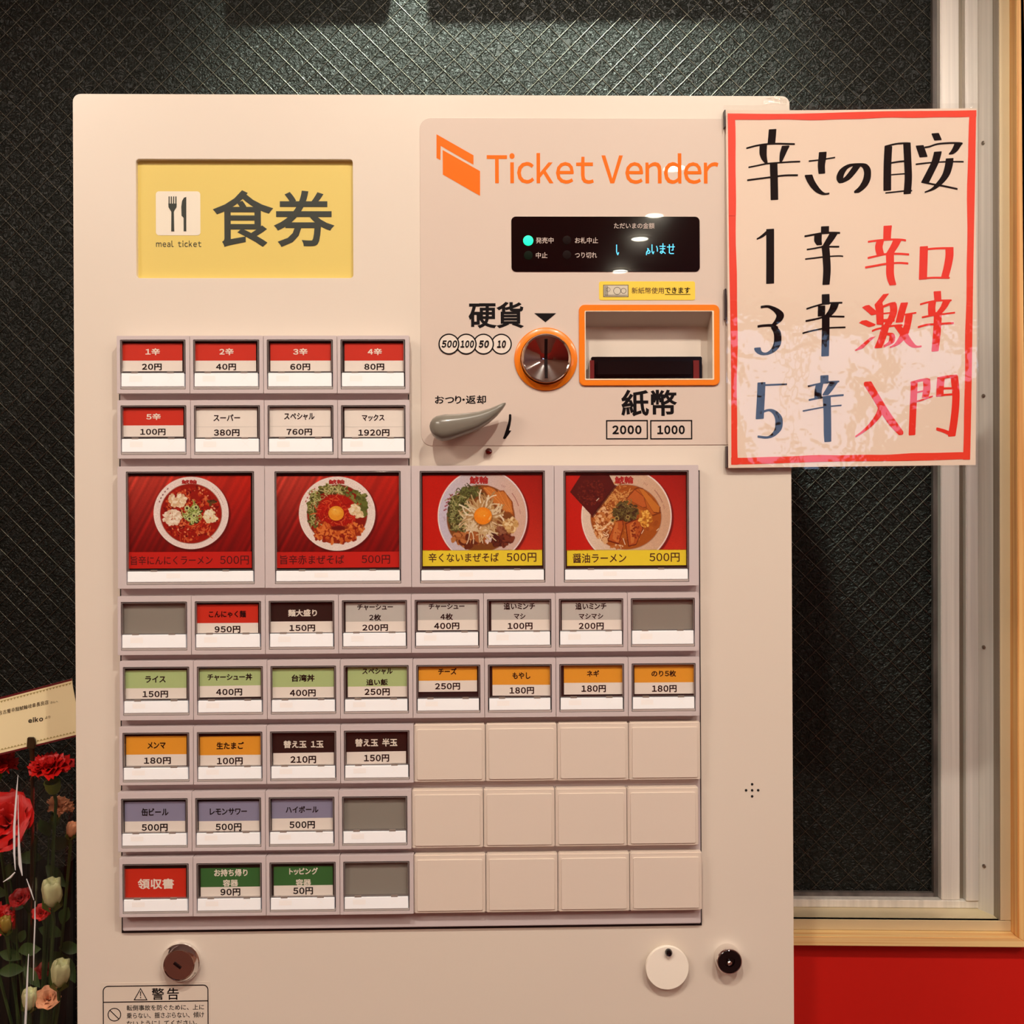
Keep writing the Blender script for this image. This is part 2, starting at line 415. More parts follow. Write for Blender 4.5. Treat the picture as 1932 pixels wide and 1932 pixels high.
for i, (a, b_) in enumerate(((445, 745), (800, 1420))):
    xa_, xb_ = W(a + 6, 0, .30).x, W(b_ - 6, 0, .30).x
    o = MB().box(xa_, xb_, YG - .045, YG - .002, 1.946, 2.05).build('roller_blind_box', BOXM, bevel=.004)
    tag(o, blab[i], 'blind box', 'roller blind boxes above the window')
# downlights: the lamps whose reflections show in the glossy panel
LAMP = mat('lamp_glow', (1, 1, 1, 1), emit=(1.0, 0.93, 0.74, 1), estr=38)
TRIMW = mat('downlight_trim', rgb(225, 218, 206), .4)
nM = (MM.to_3x3() @ Vector((0, -1, 0))).normalized()
def reflect_to_ceiling(px, py, zc_=2.497):
    x, z = M(px, py, 0); p = MM @ Vector((x, 0, z)); d = ray(px, py); d = d - 2 * d.dot(nM) * nM
    return p + d * ((zc_ - p.z) / d.z)
dl = [reflect_to_ceiling(*q) for q in ((1272, 316), (1236, 405), (1207, 450), (1170, 511))]
dl += [Vector((-0.13, -0.98, 2.497)), Vector((0.42, -1.02, 2.497)), Vector((-0.08, -0.06, 2.497))]
lbl = ['nearest of the four downlights reflected in the glossy panel', 'second nearest downlight of the four reflected in the glossy panel',
       'third nearest downlight of the four reflected in the glossy panel', 'farthest of the four downlights reflected in the glossy panel',
       'ceiling downlight in front of the machine, left one of two', 'ceiling downlight in front of the machine, right one of two', 'ceiling downlight just above the wired glass window']
for p, l in zip(dl, lbl):
    t = empty('ceiling_downlight', p); tag(t, l, 'downlight', 'ceiling downlights')
    MB().lathe([(.036, 0), (.052, 0), (.052, -.004), (.036, -.004), (.036, 0)], (0, 0, 0), 'Z', 28, close=False).build('trim_ring', TRIMW, t)
    MB().lathe([(.035, 0), (.035, -.002)], (0, 0, 0), 'Z', 24).build('diffuser', LAMP, t)
    if 'reflected' in l: spot('downlight_beam', p - Vector((0, 0, .02)), p - Vector((0, 0, 1)), 30, 120, .6, .03)
# daylit window on the far side of the room (mirrored in the laminated sign)
w2 = struct(empty('window_2'))
DAY = mat('daylight_pane', (1, 1, 1, 1), emit=(0.42, 0.62, 1.0, 1), estr=2.1)
for a in (1.46, 1.98):
    MB().box(a, a + .46, -4.598, -4.59, 1.80, 2.16).build('pane', DAY, w2)
MB().box(1.42, 2.48, -4.6, -4.57, 1.76, 1.80).box(1.42, 2.48, -4.6, -4.57, 2.16, 2.20).box(1.42, 1.46, -4.6, -4.57, 1.80, 2.16).box(1.92, 1.98, -4.6, -4.57, 1.80, 2.16).box(2.44, 2.48, -4.6, -4.57, 1.80, 2.16).build('window_frame', ALU, w2)

# ================================================================== TICKET MACHINE
mach = empty('ticket_vending_machine', mw=MM)
tag(mach, 'large beige meal ticket vending machine with rows of priced buttons and coin slot', 'ticket machine')
bx0 = M(141, 966)[0]; bx1 = M(1493.5, 966)[0]; bz1 = M(800, 179)[1]
wx0, wz0, wx1, wz1 = MR(257, 300.5, 666, 524.5)            # yellow sign window
rx0, rz0, rx1, rz1 = MR(1103.6, 588, 1344, 716)             # bill recess
H1 = rrect(wx0, wz0, wx1, wz1, .0025); H2 = rrect(rx0, rz0, rx1, rz1, .0006, 2)
plate('front_door', rrect(bx0, .06, bx1, bz1, .006, 5), [H1, H2], 0.0, .018, BODY, mach, bevel=.0022, seg=3)
MB().box(bx0 + .002, bx1 - .002, .045, .245, .02, bz1 - .002).build('cabinet', BODY, mach, bevel=.004)
mb = MB().box(bx0 + .001, bx1 - .001, .0185, .045, .02, bz1 - .001); mb.build('cabinet_rim', BODY, mach, bevel=.002)
# top-right corner tape
TAPE = clear('clear_tape', (.97, .97, .95, 1), .08, 1.5, bump=(160, .7, .004, 3), gmul=1.6)
tx0, tz0, tx1, tz1 = MR(1440, 172, 1484, 200, -.001)
mb = MB(); nn = 10
for i in range(nn + 1):
    u = i / nn
    for j in range(5):
        v = j / 4
        mb.v.append((tx0 + (tx1 - tx0) * u, -.0012 + (.012 * v * v if j > 2 else 0), bz1 + .0012 * math.sin(PI * u) + .0018 - .009 * (1 - v)))
mb.f = [(i * 5 + j, i * 5 + j + 1, (i + 1) * 5 + j + 1, (i + 1) * 5 + j) for i in range(nn) for j in range(4)]; mb.m = [0] * len(mb.f)
mb.build('clear_tape', TAPE, mach)

# ---- yellow sign
YP = mat('yellow_backing', rgb(218, 193, 104), .45, emit=rgb(240, 205, 110), estr=.03)
sp = MB().box(wx0 - .004, wx1 + .004, .0042, .0172, wz0 - .004, wz1 + .004).build('sign_backing', YP, mach)
TXT = mat('dark_green_ink', rgb(44, 48, 40), .45)
text('lettering', '食券', (401.5, 359, 631, 466), .0041, TXT, sp, bold=.015, track=.0)
text('small_lettering', 'meal ticket', (294.5, 454, 380, 466), .0041, TXT, sp, bold=.008, track=.06)
ix = MR(294, 361, 378, 444, .004)
prism(rrect(*ix, .0025), .0040, .0041).build('icon_square', mat('icon_white', rgb(232, 222, 204), .5), sp)
mb = MB()
def pxpoly(mb, pts, yl, mi=0, sub=None):
    mb.poly([M(x, y, yl) for x, y in pts], yl, mi)
def c1(x, y): return (x / 2.0, y / 2.0)
yy = .0038
for x in (636, 644.5, 653, 661.5): pxpoly(mb, [c1(x, 741), c1(x + 4.2, 741), c1(x + 4.2, 772), c1(x, 772)], yy)
pxpoly(mb, [c1(635, 768), c1(667, 768), c1(666, 782), c1(659, 793), c1(656, 800), c1(657.5, 873), c1(646, 873), c1(646.5, 800), c1(643, 793), c1(636, 782)], yy - .00003)
pxpoly(mb, [c1(703, 743), c1(703, 873), c1(693, 873), c1(693, 822), c1(685, 814), c1(684, 780), c1(687, 758), c1(694, 746)], yy)
mb.build('fork_and_knife', TXT, sp, fix=True)

# ---- control panel sheet
sx0, sz0, sx1, sz1 = MR(793.4, 224, 1479, 840)
ccx, ccz = M(1029.6, 678)
crow = 58.7 * PX
hole = [(ccx + .020 * math.cos(2 * PI * i / 28), ccz + .020 * math.sin(2 * PI * i / 28)) for i in range(28)]
sheet = plate('control_panel', rrect(sx0, sz0, sx1, sz1, .0085, 6), [rrect(rx0 - .0005, rz0 - .0005, rx1 + .0005, rz1 + .0005, .0006, 2)], -.0006, .00005, SHEET, mach, bevel=.0001, seg=1)
YS = -.0006
def c2(x, y): return (780 + x / 2.7597, 180 + y / 2.76)
lg = MB()
pxpoly(lg, [c2(120, 202), c2(313, 312), c2(313, 361), c2(142, 263), c2(141, 337), c2(120, 326)], YS - .00015)
pxpoly(lg, [c2(152, 284), c2(347, 394), c2(347, 523), c2(153, 412)], YS - .00015)
lg.build('logo', ORANGE, sheet)
text('brand_lettering', 'Ticket Vender', (918.4, 289, 1355.5, 347), YS, ORANGE, sheet, bold=.012, track=-.035, space=.17)
text('coin_lettering', '硬貨', (884, 569.5, 988.5, 619.5), YS, INK, sheet, bold=.024)
text('note_lettering', '紙幣', (1172, 735, 1277.5, 785.5), YS, INK, sheet, bold=.024)
text('return_lettering', 'おつり・返却', (820.6, 746, 917, 762.3), YS, INK, sheet, bold=.022, pitch=1, track=-.03)
mk = MB(); pxpoly(mk, [(1008, 591), (1049.5, 591), (1029, 608)], YS - .0002); mk.build('triangle_mark', INK, sheet)
rn = MB()
def ring2(mb, cx, cz, r0, r1, y, n=40, a0=0, a1=2 * PI):
    vs = []
    for i in range(n + 1):
        a = a0 + (a1 - a0) * i / n
        vs += [(cx + r0 * math.cos(a), y, cz + r0 * math.sin(a)), (cx + r1 * math.cos(a), y, cz + r1 * math.sin(a))]
    mb.add(vs, [(2 * i, 2 * i + 1, 2 * i + 3, 2 * i + 2) for i in range(n)])
CX = [847, 879.6, 912.2, 946]
white = MB()
for k, px in enumerate(CX):
    x, z = M(px, 649.3, YS); r = 19.2 * PX; o = MB()
    wd_ = [(x + r * math.cos(2 * PI * i / 36), z + r * math.sin(2 * PI * i / 36)) for i in range(36)]
    white.poly(wd_, YS - .00008 - .00012 * (3 - k))
    vs = []
    ring2(rn, x, z, r * .9, r * 1.03, YS - .00014 - .00012 * (3 - k))
white.build('coin_disc_print', mat('panel_white', rgb(232, 220, 208), .3, coat=.8), sheet, fix=True)
rn.build('coin_ring_print', INK, sheet)
IT = dict(bold=.045, ital=.18, lift=.0006)
joined_text('coin_value_lettering', [('500', (833, 642.3, 862.5, 656.3), YS, IT), ('100', (868.5, 642.3, 894.3, 656.3), YS, IT), ('50', (903, 642.3, 922.5, 656.3), YS, IT), ('10', (937.6, 642.3, 954.5, 656.3), YS, IT)], INK, sheet)
fr = MB()
for (a, b_) in ((1143.4, 1222.4), (1226.7, 1306)):
    X0, Z0, X1, Z1 = MR(a, 792.5, b_, 829, YS); w_ = 2.3 * PX
    for q in ((X0, X0 + w_, Z0, Z1), (X1 - w_, X1, Z0, Z1), (X0, X1, Z0, Z0 + w_), (X0, X1, Z1 - w_, Z1)):
        fr.box(q[0], q[1], YS - .0002, YS, q[2], q[3])
fr.build('note_value_frame', INK, sheet)
joined_text('note_value_lettering', [('2000', (1155, 802.5, 1210.4, 819.5), YS, dict(bold=.045)), ('1000', (1240, 802.5, 1292, 819.5), YS, dict(bold=.045))], INK, sheet)
# arrow print
def c9(x, y): return (800 + x / 9.66, 720 + y / 9.66)
ar = MB()
P_ = [(1548, 600), (1570, 590), (1592, 602), (1592, 680), (1575, 790), (1550, 890), (1592, 892), (1545, 960), (1490, 1035), (1462, 1050), (1440, 1030), (1460, 975), (1500, 860), (1530, 760), (1546, 680)]
pxpoly(ar, [c9(*p) for p in P_], YS - .0002); o = ar.build('arrow_mark', INK, sheet)

# ---- display
dx0, dz0, dx1, dz1 = MR(964.8, 409, 1320, 512.8, YS)
DISP = mat('display_glass', rgb(12, 3, 5), .08, coat=1.0, coat_rough=.01)
disp = plate('display', rrect(dx0, dz0, dx1, dz1, .0036, 5), [], -.0012, -.0006, DISP, mach, bevel=.0001, seg=1)
DG = mat('display_print', rgb(196, 178, 168), .5)
joined_text('lettering', [('ただいまの金額', (1158.3, 420.5, 1234.8, 431.5), -.0012, dict(bold=.012)), ('発売中', (1011, 448, 1044.3, 459.3), -.0012, dict(bold=.012)),
    ('お札中止', (1084.8, 448, 1128.4, 459.3), -.0012, dict(bold=.012)), ('中止', (1011, 476, 1032.8, 487.4), -.0012, dict(bold=.012)), ('つり切れ', (1084.8, 476, 1126.3, 487.2), -.0012, dict(bold=.012))], DG, disp)
for (px, py, r, m_, nm) in ((996.6, 454, 9.6, mat('led_green', (0, .6, .3, 1), emit=(0.0, 1.0, .36, 1), estr=1.15), 'lit green lamp'), (996.8, 481.8, 8.4, mat('led_off_green', rgb(8, 20, 6), .6, spec=.1), 'unlit dark green lamp'),
                       (1069.5, 453, 8.2, mat('led_off_red', rgb(22, 7, 5), .6, spec=.1), 'unlit dark red lamp'), (1069.5, 480.8, 8.2, MATS['led_off_red'] if 'led_off_red' in MATS else None, 'unlit dark red lamp')):
    x, z = M(px, py, -.0012)
    MB().lathe([(r * PX, 0), (r * PX, -.0003), (r * PX * .7, -.0005)], (x, -.0012, z), n=28).build('indicator_lamp', m_, disp)['label'] = nm
CY = mat('cyan_segments', (.05, .4, .6, 1), emit=rgb(90, 200, 250), estr=1.0)
def c3(x, y): return (950 + x / 4.954, 395 + y / 4.954)
cy = MB()
def stroke_line(mb, pts, w, yl, conv):
    q = [Vector(M(*conv(*p), yl)) for p in pts]; w = w * PX / 2
    for i in range(len(q) - 1):
        d = (q[i + 1] - q[i]).normalized(); n = Vector((-d.y, d.x)) * w; a, b_ = q[i] - d * w * .6, q[i + 1] + d * w * .6
        mb.poly([a + n, b_ + n, b_ - n, a - n], yl - .0000015 * (len(mb.f) % 30))
for st in ([(1057, 332), (1057, 395), (1062, 412), (1068, 425)], [(1068, 425), (1076, 404)],
           [(1345, 365), (1357, 372)], [(1335, 425), (1338, 398), (1350, 385), (1364, 385), (1370, 398), (1362, 410), (1348, 412)], [(1350, 375), (1346, 400)],
           [(1388, 330), (1388, 395), (1398, 415), (1405, 395)], [(1430, 345), (1438, 365), (1438, 392)],
           [(1460, 345), (1512, 345)], [(1464, 368), (1508, 368)], [(1490, 320), (1490, 400)], [(1490, 400), (1475, 412), (1464, 402), (1472, 390), (1490, 393), (1512, 412)],
           [(1530, 352), (1598, 350)], [(1550, 330), (1550, 405), (1560, 413), (1590, 413)], [(1584, 325), (1584, 380), (1572, 382)]):
    stroke_line(cy, st, 1.7, -.00145, c3)
cy.build('lit_message', CY, disp, smooth=0)

# ---- yellow sticker
kx = MR(1130.3, 531, 1311.3, 566.3, YS)
stk = prism(rrect(*kx, .0016), YS - .0003, YS).build('yellow_sticker', mat('sticker_yellow', rgb(250, 214, 80), .3, coat=.8, coat_rough=.03), mach)
stk['label'] = 'small yellow sticker about new banknotes above the bill slot'
text('lettering', '新紙幣使用', (1191.6, 542.3, 1252.4, 554.2), YS - .0003, BRINK, stk, bold=.004)
text('bold_lettering', 'できます', (1254.3, 542, 1302, 553.6), YS - .0003, INK, stk, bold=.022)
mb = MB(); a = MR(1254.5, 555, 1302.5, 556, YS - .0003); mb.box(a[0], a[2], YS - .0005, YS - .0003, a[1], a[3]); mb.build('underline', INK, stk)
nx = MR(1138, 537.3, 1185.8, 560.5, YS - .0003)
mb = MB(); yq = YS - .0005
mb.box(nx[0], nx[2], YS - .0004, YS - .0003, nx[1], nx[3], 0); q = .0006
mb.box(nx[0] + q, nx[2] - q, yq, YS - .0004, nx[1] + q, nx[3] - q, 1)
cxn = (nx[0] + nx[2]) / 2; czn = (nx[1] + nx[3]) / 2
n0 = len(mb.f); ring2(mb, cxn + .001, czn, .0026, .003, yq - .0001, 24); ring2(mb, cxn + .006, czn, .0018, .0022, yq - .0001, 20); ring2(mb, cxn - .006, czn + .001, .0014, .0017, yq - .0001, 20)
for t_ in range(5): mb.box(nx[0] + .001 + t_ * .0006, nx[0] + .0013 + t_ * .0006, yq - .0001, yq, nx[1] + .001, nx[3] - .001)
mb.box(nx[0] + .001, nx[2] - .001, yq - .0001, yq, nx[1] + .0012, nx[1] + .0016)
mb.build('banknote_icon', [mat('icon_grey', rgb(90, 80, 66), .5), mat('icon_pale', rgb(210, 200, 180), .5)], stk)

# ---- coin slot
coin = MB().lathe([(.0246, -.0006), (.0246, -.0016), (.0238, -.0022), (.0200, -.0024), (.0196, -.0006)], (ccx, 0, ccz), n=64).build('coin_slot_ring', mat('orange_plastic', rgb(242, 128, 20), .3, coat=.5), mach)
coin['label'] = 'orange ring around the chrome coin slot'
r0 = 46.5 * PX
prof = [(r0 * .99, -.002), (r0 * 1.0, -.0065), (r0 * .985, -.0078), (r0 * .955, -.0084), (r0 * .915, -.0080), (r0 * .90, -.0070), (r0 * .60, -.0054), (r0 * .3, -.0038), (.0004, -.0022)]
cyc = ccz - .0002
MB().lathe(prof, (ccx, 0, cyc), n=72).build('chrome_dish', CHROME, coin, smooth=25)
sl = MB(); w_ = .0012
for sgn in (1, -1):
    pts = [(.0, -.0026), (r0 * .3, -.0042), (r0 * .6, -.0058), (r0 * .78, -.0068)]
    for i in range(3):
        (ra, ha), (rb, hb) = pts[i], pts[i + 1]
        vs = [(ccx - w_ + dx, h - .0002 if dy else h + .002, cyc + sgn * r) for (r, h) in ((ra, ha), (rb, hb)) for dx in (0, 2 * w_) for dy in (0, 1)]
        sl.add(vs, [(0, 2, 3, 1), (4, 5, 7, 6), (0, 1, 5, 4), (2, 6, 7, 3), (1, 3, 7, 5), (0, 4, 6, 2)])
sl.build('slot', BLACKG, coin)

# ---- bill slot
bo = MR(1092.3, 575.5, 1357, 728, YS)
fin = plate('bill_slot_frame', rrect(*bo, .0045, 6), [rrect(rx0, rz0, rx1, rz1, .0008, 2)], -.0022, -.0006, MATS['orange_plastic'], mach, bevel=.0004, seg=2)
fin['label'] = 'orange frame of the banknote slot'
REC = mat('recess_plastic', rgb(206, 192, 182), .45)
yb = .030
bxa, bza = M(1107, 634, yb); bxb, _ = M(1332, 640, yb); _, bzf = M(1200, 717, yb)
rc = MB()
A = [(rx0, -.0008, rz1), (rx1, -.0008, rz1), (rx1, -.0008, rz0), (rx0, -.0008, rz0)]
B = [(bxa - .004, yb, bza), (bxb, yb, bza), (bxb, yb, rz0 - .004), (bxa - .004, yb, rz0 - .004)]
rc.add(A + B, [(0, 1, 5, 4), (1, 2, 6, 5), (2, 3, 7, 6), (3, 0, 4, 7), (4, 5, 6, 7)])
rc.build('recess', REC, fin, fix=False, smooth=0)
edge = plate('recess_edge', rrect(rx0 - .0003, rz0 - .0006, rx1 + .0008, rz1 + .0003, .0006, 2), [rrect(rx0 + .0004, rz0 + .0004, rx1 - .0004, rz1 - .0002, .0005, 2)], -.0024, -.0008, mat('edge_cream', rgb(240, 218, 190), .4), fin)
m0 = MR(1112.8, 677, 1319, 730, .024)
MB().box(m0[0], m0[2], .012, .0295, m0[1], m0[3]).build('note_mouth', mat('mouth_black', rgb(12, 8, 9), .18), fin, bevel=.0006)
for a_, b_ in ((1113, 1121), (1308, 1319)):
    q = MR(a_, 680, b_, 716, .011); MB().box(q[0], q[2], .0105, .0118, q[1], q[3]).build('side_guide', mat('guide_red', rgb(110, 30, 28), .3), fin)  # red light on the side wedges is put into their base colour
m1 = MR(1124, 682, 1306, 712, .010)
MB().box(m1[0], m1[2], .0085, .013, m1[1] + .001, m1[3]).build('mouth_lip', mat('lip_black', rgb(20, 14, 15), .12), fin, bevel=.0012)

# ---- return lever
LEV = mat('lever_plastic', rgb(122, 116, 105), .28, coat=.4, coat_rough=.08)
sts = [(103, 815, 12, .3), (118, 822, 75, .5), (160, 832, 150, .75), (230, 842, 205, .95), (330, 850, 232, 1), (460, 836, 228, 1), (640, 803, 205, .95), (820, 762, 185, .9), (1000, 712, 160, .82), (1180, 630, 128, .72), (1330, 535, 95, .6), (1430, 452, 58, .48), (1475, 415, 32, .35), (1490, 402, 10, .2)]
lv = MB(); N = 28; vs = []
for (cx_, cy_, h, dd) in sts:
    hx = h / 9.66 * PX; yc = -.0165
    x, z = M(*c9(cx_, cy_), yc)
    for i in range(N):
        a = 2 * PI * i / N; ca, sa = math.cos(a), math.sin(a)
        ex = math.copysign(abs(ca) ** .75, ca); ey = math.copysign(abs(sa) ** .75, sa)
        vs.append((x, yc - .0115 * dd * ey, z + hx * ex * (1.0 if ey > 0 else .92)))
lv.add(vs, [(k * N + i, k * N + (i + 1) % N, (k + 1) * N + (i + 1) % N, (k + 1) * N + i) for k in range(len(sts) - 1) for i in range(N)] + [list(range(N)), [(len(sts) - 1) * N + i for i in range(N)]])
lev = lv.build('return_lever', LEV, mach, smooth=60)
x, z = M(843, 806, -.006)
MB().lathe([(.0095, -.0006), (.0095, -.012), (.009, -.014)], (x, 0, z), n=30).build('lever_hub', LEV, lev)
x, z = M(922, 852, -.004)
MB().lathe([(.0028, 0), (.0029, -.003), (.0024, -.0042), (.0010, -.0046)], (x, 0, z), n=24).build('screw', mat('brown_chrome', rgb(170, 130, 120), .12, metal=1), mach)

# ---- locks, disc, speaker holes
x, z = M(340, 1817.5, -.004)
k = MB().lathe([(.0150, 0), (.0151, -.002), (.0147, -.0034), (.0138, -.0044), (.0122, -.0078), (.0117, -.0083), (.0112, -.0083), (.0109, -.0078), (.0001, -.0076)], (x, 0, z), n=60).build('key_lock', CHROME, mach, smooth=22)
k['label'] = 'large chrome key lock above the warning label'
ax = -.0078; o = MB().box(-.0034, .0034, ax - .0006, ax + .002, -.0009, .0009).build('keyhole', BLACKG, k); o.location = (x - .001, 0, z); o.rotation_euler = (0, math.radians(38), 0)
o.location.y = 0
x, z = M(1373.6, 1809, -.004)
k = MB().lathe([(.0103, 0), (.0104, -.004), (.0100, -.0085), (.0096, -.0092), (.0090, -.0092)], (x, 0, z), n=48, close=False).build('tube_lock', CHROME, mach, smooth=22)
k['label'] = 'small chrome and black tubular lock at bottom right'
MB().lathe([(.0090, -.006), (.0090, -.0089), (.0085, -.0093), (.0042, -.0093), (.0040, -.0075), (.0001, -.0075)], (x, 0, z), n=40).build('black_core', BLACKG, k, smooth=22)
MB().lathe([(.0018, -.007), (.0018, -.0100), (.0012, -.0105)], (x, 0, z - .001), n=20).build('key_pin', CHROME, k)
x, z = M(1258.7, 1825.5, -.005)
dsc = MB().lathe([(.0169, -.0035), (.0170, -.0052), (.0165, -.0062), (.0001, -.0064)], (x, 0, z), n=64).lathe([(.004, 0), (.004, -.004)], (x, 0, z + .011), n=20).build('keyhole_cover', mat('white_plastic', rgb(250, 240, 226), .35), mach)
dsc['label'] = 'round white cover disc hanging from a black screw'
xx, zz = M(1261.4, 1796.7, -.007)
MB().lathe([(.0027, -.006), (.0028, -.0085), (.0020, -.0098), (.0006, -.0092)], (xx, 0, zz), n=24).build('screw', BLACKG, dsc)
mb = MB()
for dx, dy in ((0, 0), (11.4, 0), (-11.4, 0), (0, 11.4), (0, -11.4)):
    x, z = M(1419 + dx, 1491 + dy); mb.lathe([(.0010, .001), (.0010, -.00025)], (x, 0, z), n=12)
mb.build('speaker_holes', mat('hole_black', rgb(10, 8, 8), .8), mach)['kind'] = 'stuff'

# ---- warning label
wl = MR(189, 1853, 397, 2010)
lab = prism(rrect(*wl, .0015), -.0002, .0001).build('warning_label', mat('label_film', rgb(222, 208, 193), .35), mach)
y_ = -.0002
X0, Z0, X1, Z1 = MR(194.3, 1858.8, 393.5, 2004, y_); w_ = 1.6 * PX
lp0 = rrect(X0, Z0, X1, Z1, .004, 6); lp1 = rrect(X0 + w_, Z0 + w_, X1 - w_, Z1 - w_, .0034, 6)
plate('label_border', lp0, [lp1], y_ - .0002, y_, INK, lab)
zl = M(290, 1889.3)[1]
mb = MB().box(X0, X1, y_ - .0002, y_, zl - w_ / 2, zl + w_ / 2)
mb.build('rule_line', INK, lab)
def c4(x, y): return (180 + x / 5.084, 1730 + y / 5.084)
mb = MB()
tri = [Vector(M(*c4(435, 678))), Vector(M(*c4(502, 797))), Vector(M(*c4(368, 797)))]
cc = (tri[0] + tri[1] + tri[2]) / 3; tin = [cc + (t - cc) * .80 for t in tri]
for i in range(3): mb.poly([tri[i], tri[(i + 1) % 3], tin[(i + 1) % 3], tin[i]], y_ - .0002)
for q in ([(430, 712), (440, 712), (438, 758), (432, 758)], [(430, 766), (440, 766), (440, 777), (430, 777)]): mb.poly([M(*c4(*p)) for p in q], y_ - .00022)
cx_, cz_ = M(*c4(184, 935)); ring2(mb, cx_, cz_, .00455, .0052, y_ - .0002)
dg = Vector((.7071, -.7071)) * .0048; nn_ = Vector((.7071, .7071)) * .00033; c_ = Vector((cx_, cz_))
mb.poly([c_ + dg + nn_, c_ + dg - nn_, c_ - dg - nn_, c_ - dg + nn_], y_ - .00021)
mb.build('warning_symbols', INK, lab)
joined_text('lettering', [('警 告', (286, 1863.8, 337.6, 1886.3), y_, dict(bold=.012, space=.15)), ('転倒事故を防ぐために、上に', (239, 1895.5, 385, 1906), y_, dict(bold=.01)),
    ('乗らない、揺さぶらない、傾け', (239, 1909.6, 385, 1920.8), y_, dict(bold=.01)), ('ないようにしてください。', (239, 1925, 372, 1935.6), y_, dict(bold=.01))], INK, lab)

# ================================================================== BUTTON GRID
YB = -.012; YW = -.0083; YBACK = -.004; YCARD = -.0093; YCOV = -.0121
g0 = MR(229, 642, 771, 1100, -.001); g1 = MR(229, 890, 1319.5, 1747.5, -.001)
def Lshape(e):
    return [(g0[0] - e, g0[3] + e), (g0[0] - e, g1[1] - e), (g1[2] + e, g1[1] - e), (g1[2] + e, g1[3] + e), (g0[2] + e, g1[3] + e), (g0[2] + e, g0[3] + e)]
prism([(g0[0] - .0018, g0[3] + .0002), (g0[0] - .0018, g1[1] - .0026), (g1[2] + .0012, g1[1] - .0026), (g1[2] + .0012, g1[3] + .0002), (g0[2] + .0006, g1[3] + .0002), (g0[2] + .0006, g0[3] + .0002)], -.0004, .0002).build('grid_gap', DARK, mach)
prism(Lshape(-.0002), YBACK, 0).build('grid_backing', HOUS, mach, bevel=.0006)
MTX = {'r': RED, 'g': GREY, 'k': BLK, 'l': GRN, 'o': ORG, 'p': PUR, 'd': DGR, 'w': PAPER, 'y': YEL, 'R': PRED}
ROWS = {  # name: col edges, (yTL, yTR, yBL, yBR)
 'A': ([220, 358, 497, 636, 772.5], (633.5, 633, 742.5, 742)),
 'B': ([221, 359.5, 498.5, 637, 773], (755, 754.5, 865.5, 864.5)),
 'C': ([221.5, 499.5, 776, 1046, 1318.5], (880, 877.5, 1111, 1105)),
 'D': ([221.5, 361, 500.5, 638.7, 776, 912.5, 1048.2, 1184, 1319], (1125.5, 1117.5, 1236.5, 1228)),
 'E': ([225.5, 365, 504, 642, 779, 914.2, 1049, 1185.5, 1320.5], (1247.6, 1240, 1359.6, 1350.7)),
 'F': ([224.6, 365, 503, 642.4, 780.6, 916, 1051.3, 1186.3, 1322], (1372, 1361.5, 1482, 1472)),
 'G': ([222, 362, 500.6, 639, 776.5, 912.2, 1047.3, 1183.3, 1318.5], (1495.6, 1484.6, 1608, 1595.7)),
 'H': ([224.6, 364, 502, 641.4, 780.6, 916.8, 1052.7, 1188.4, 1325], (1619, 1606.8, 1731, 1718)),
}
def cell(row, i):
    xs, (a, b_, c, d) = ROWS[row]; x0, x1 = xs[i], xs[i + 1]; xm = (x0 + x1) / 2; t = (xm - xs[0]) / (xs[-1] - xs[0])
    return x0, a + (b_ - a) * t, x1, c + (d - c) * t
def lens_marks(mb, a, yl, frac=(.13, .33, .72, .86)):
    x0, z0, x1, z1 = a; w = x1 - x0; h = z1 - z0
    mb.poly([(x0 + w * frac[0], z0 + h * .38), (x0 + w * frac[1], z0 + h * .38), (x0 + w * frac[1], z0 + h * .80), (x0 + w * frac[0], z0 + h * .80)], yl - .00005)
    cx_, cz_ = x0 + w * (frac[2] + frac[3]) / 2, z0 + h * .62; s = h * .26; t = .00012
    for sg in (1, -1):
        d = Vector((s, s * sg)); n = Vector((-d.y, d.x)).normalized() * t; c = Vector((cx_, cz_))
        mb.poly([c + d + n, c + d - n, c - d - n, c - d + n], yl - .00006 - .00001 * sg)
MARK = mat('faint_print', rgb(248, 243, 239), .3, emit=rgb(244, 240, 240), estr=0.06)
DIV = {'A': (7.5, 7.5, 68), 'B': (10, 7, 70.5), 'C': (10, 7, 193), 'D': (10.5, 8, 70), 'E': (11.2, 8.5, 73), 'F': (11, 5, 74.5), 'G': (11.7, 6.5, 75.2), 'H': (11.6, 5.5, 76)}
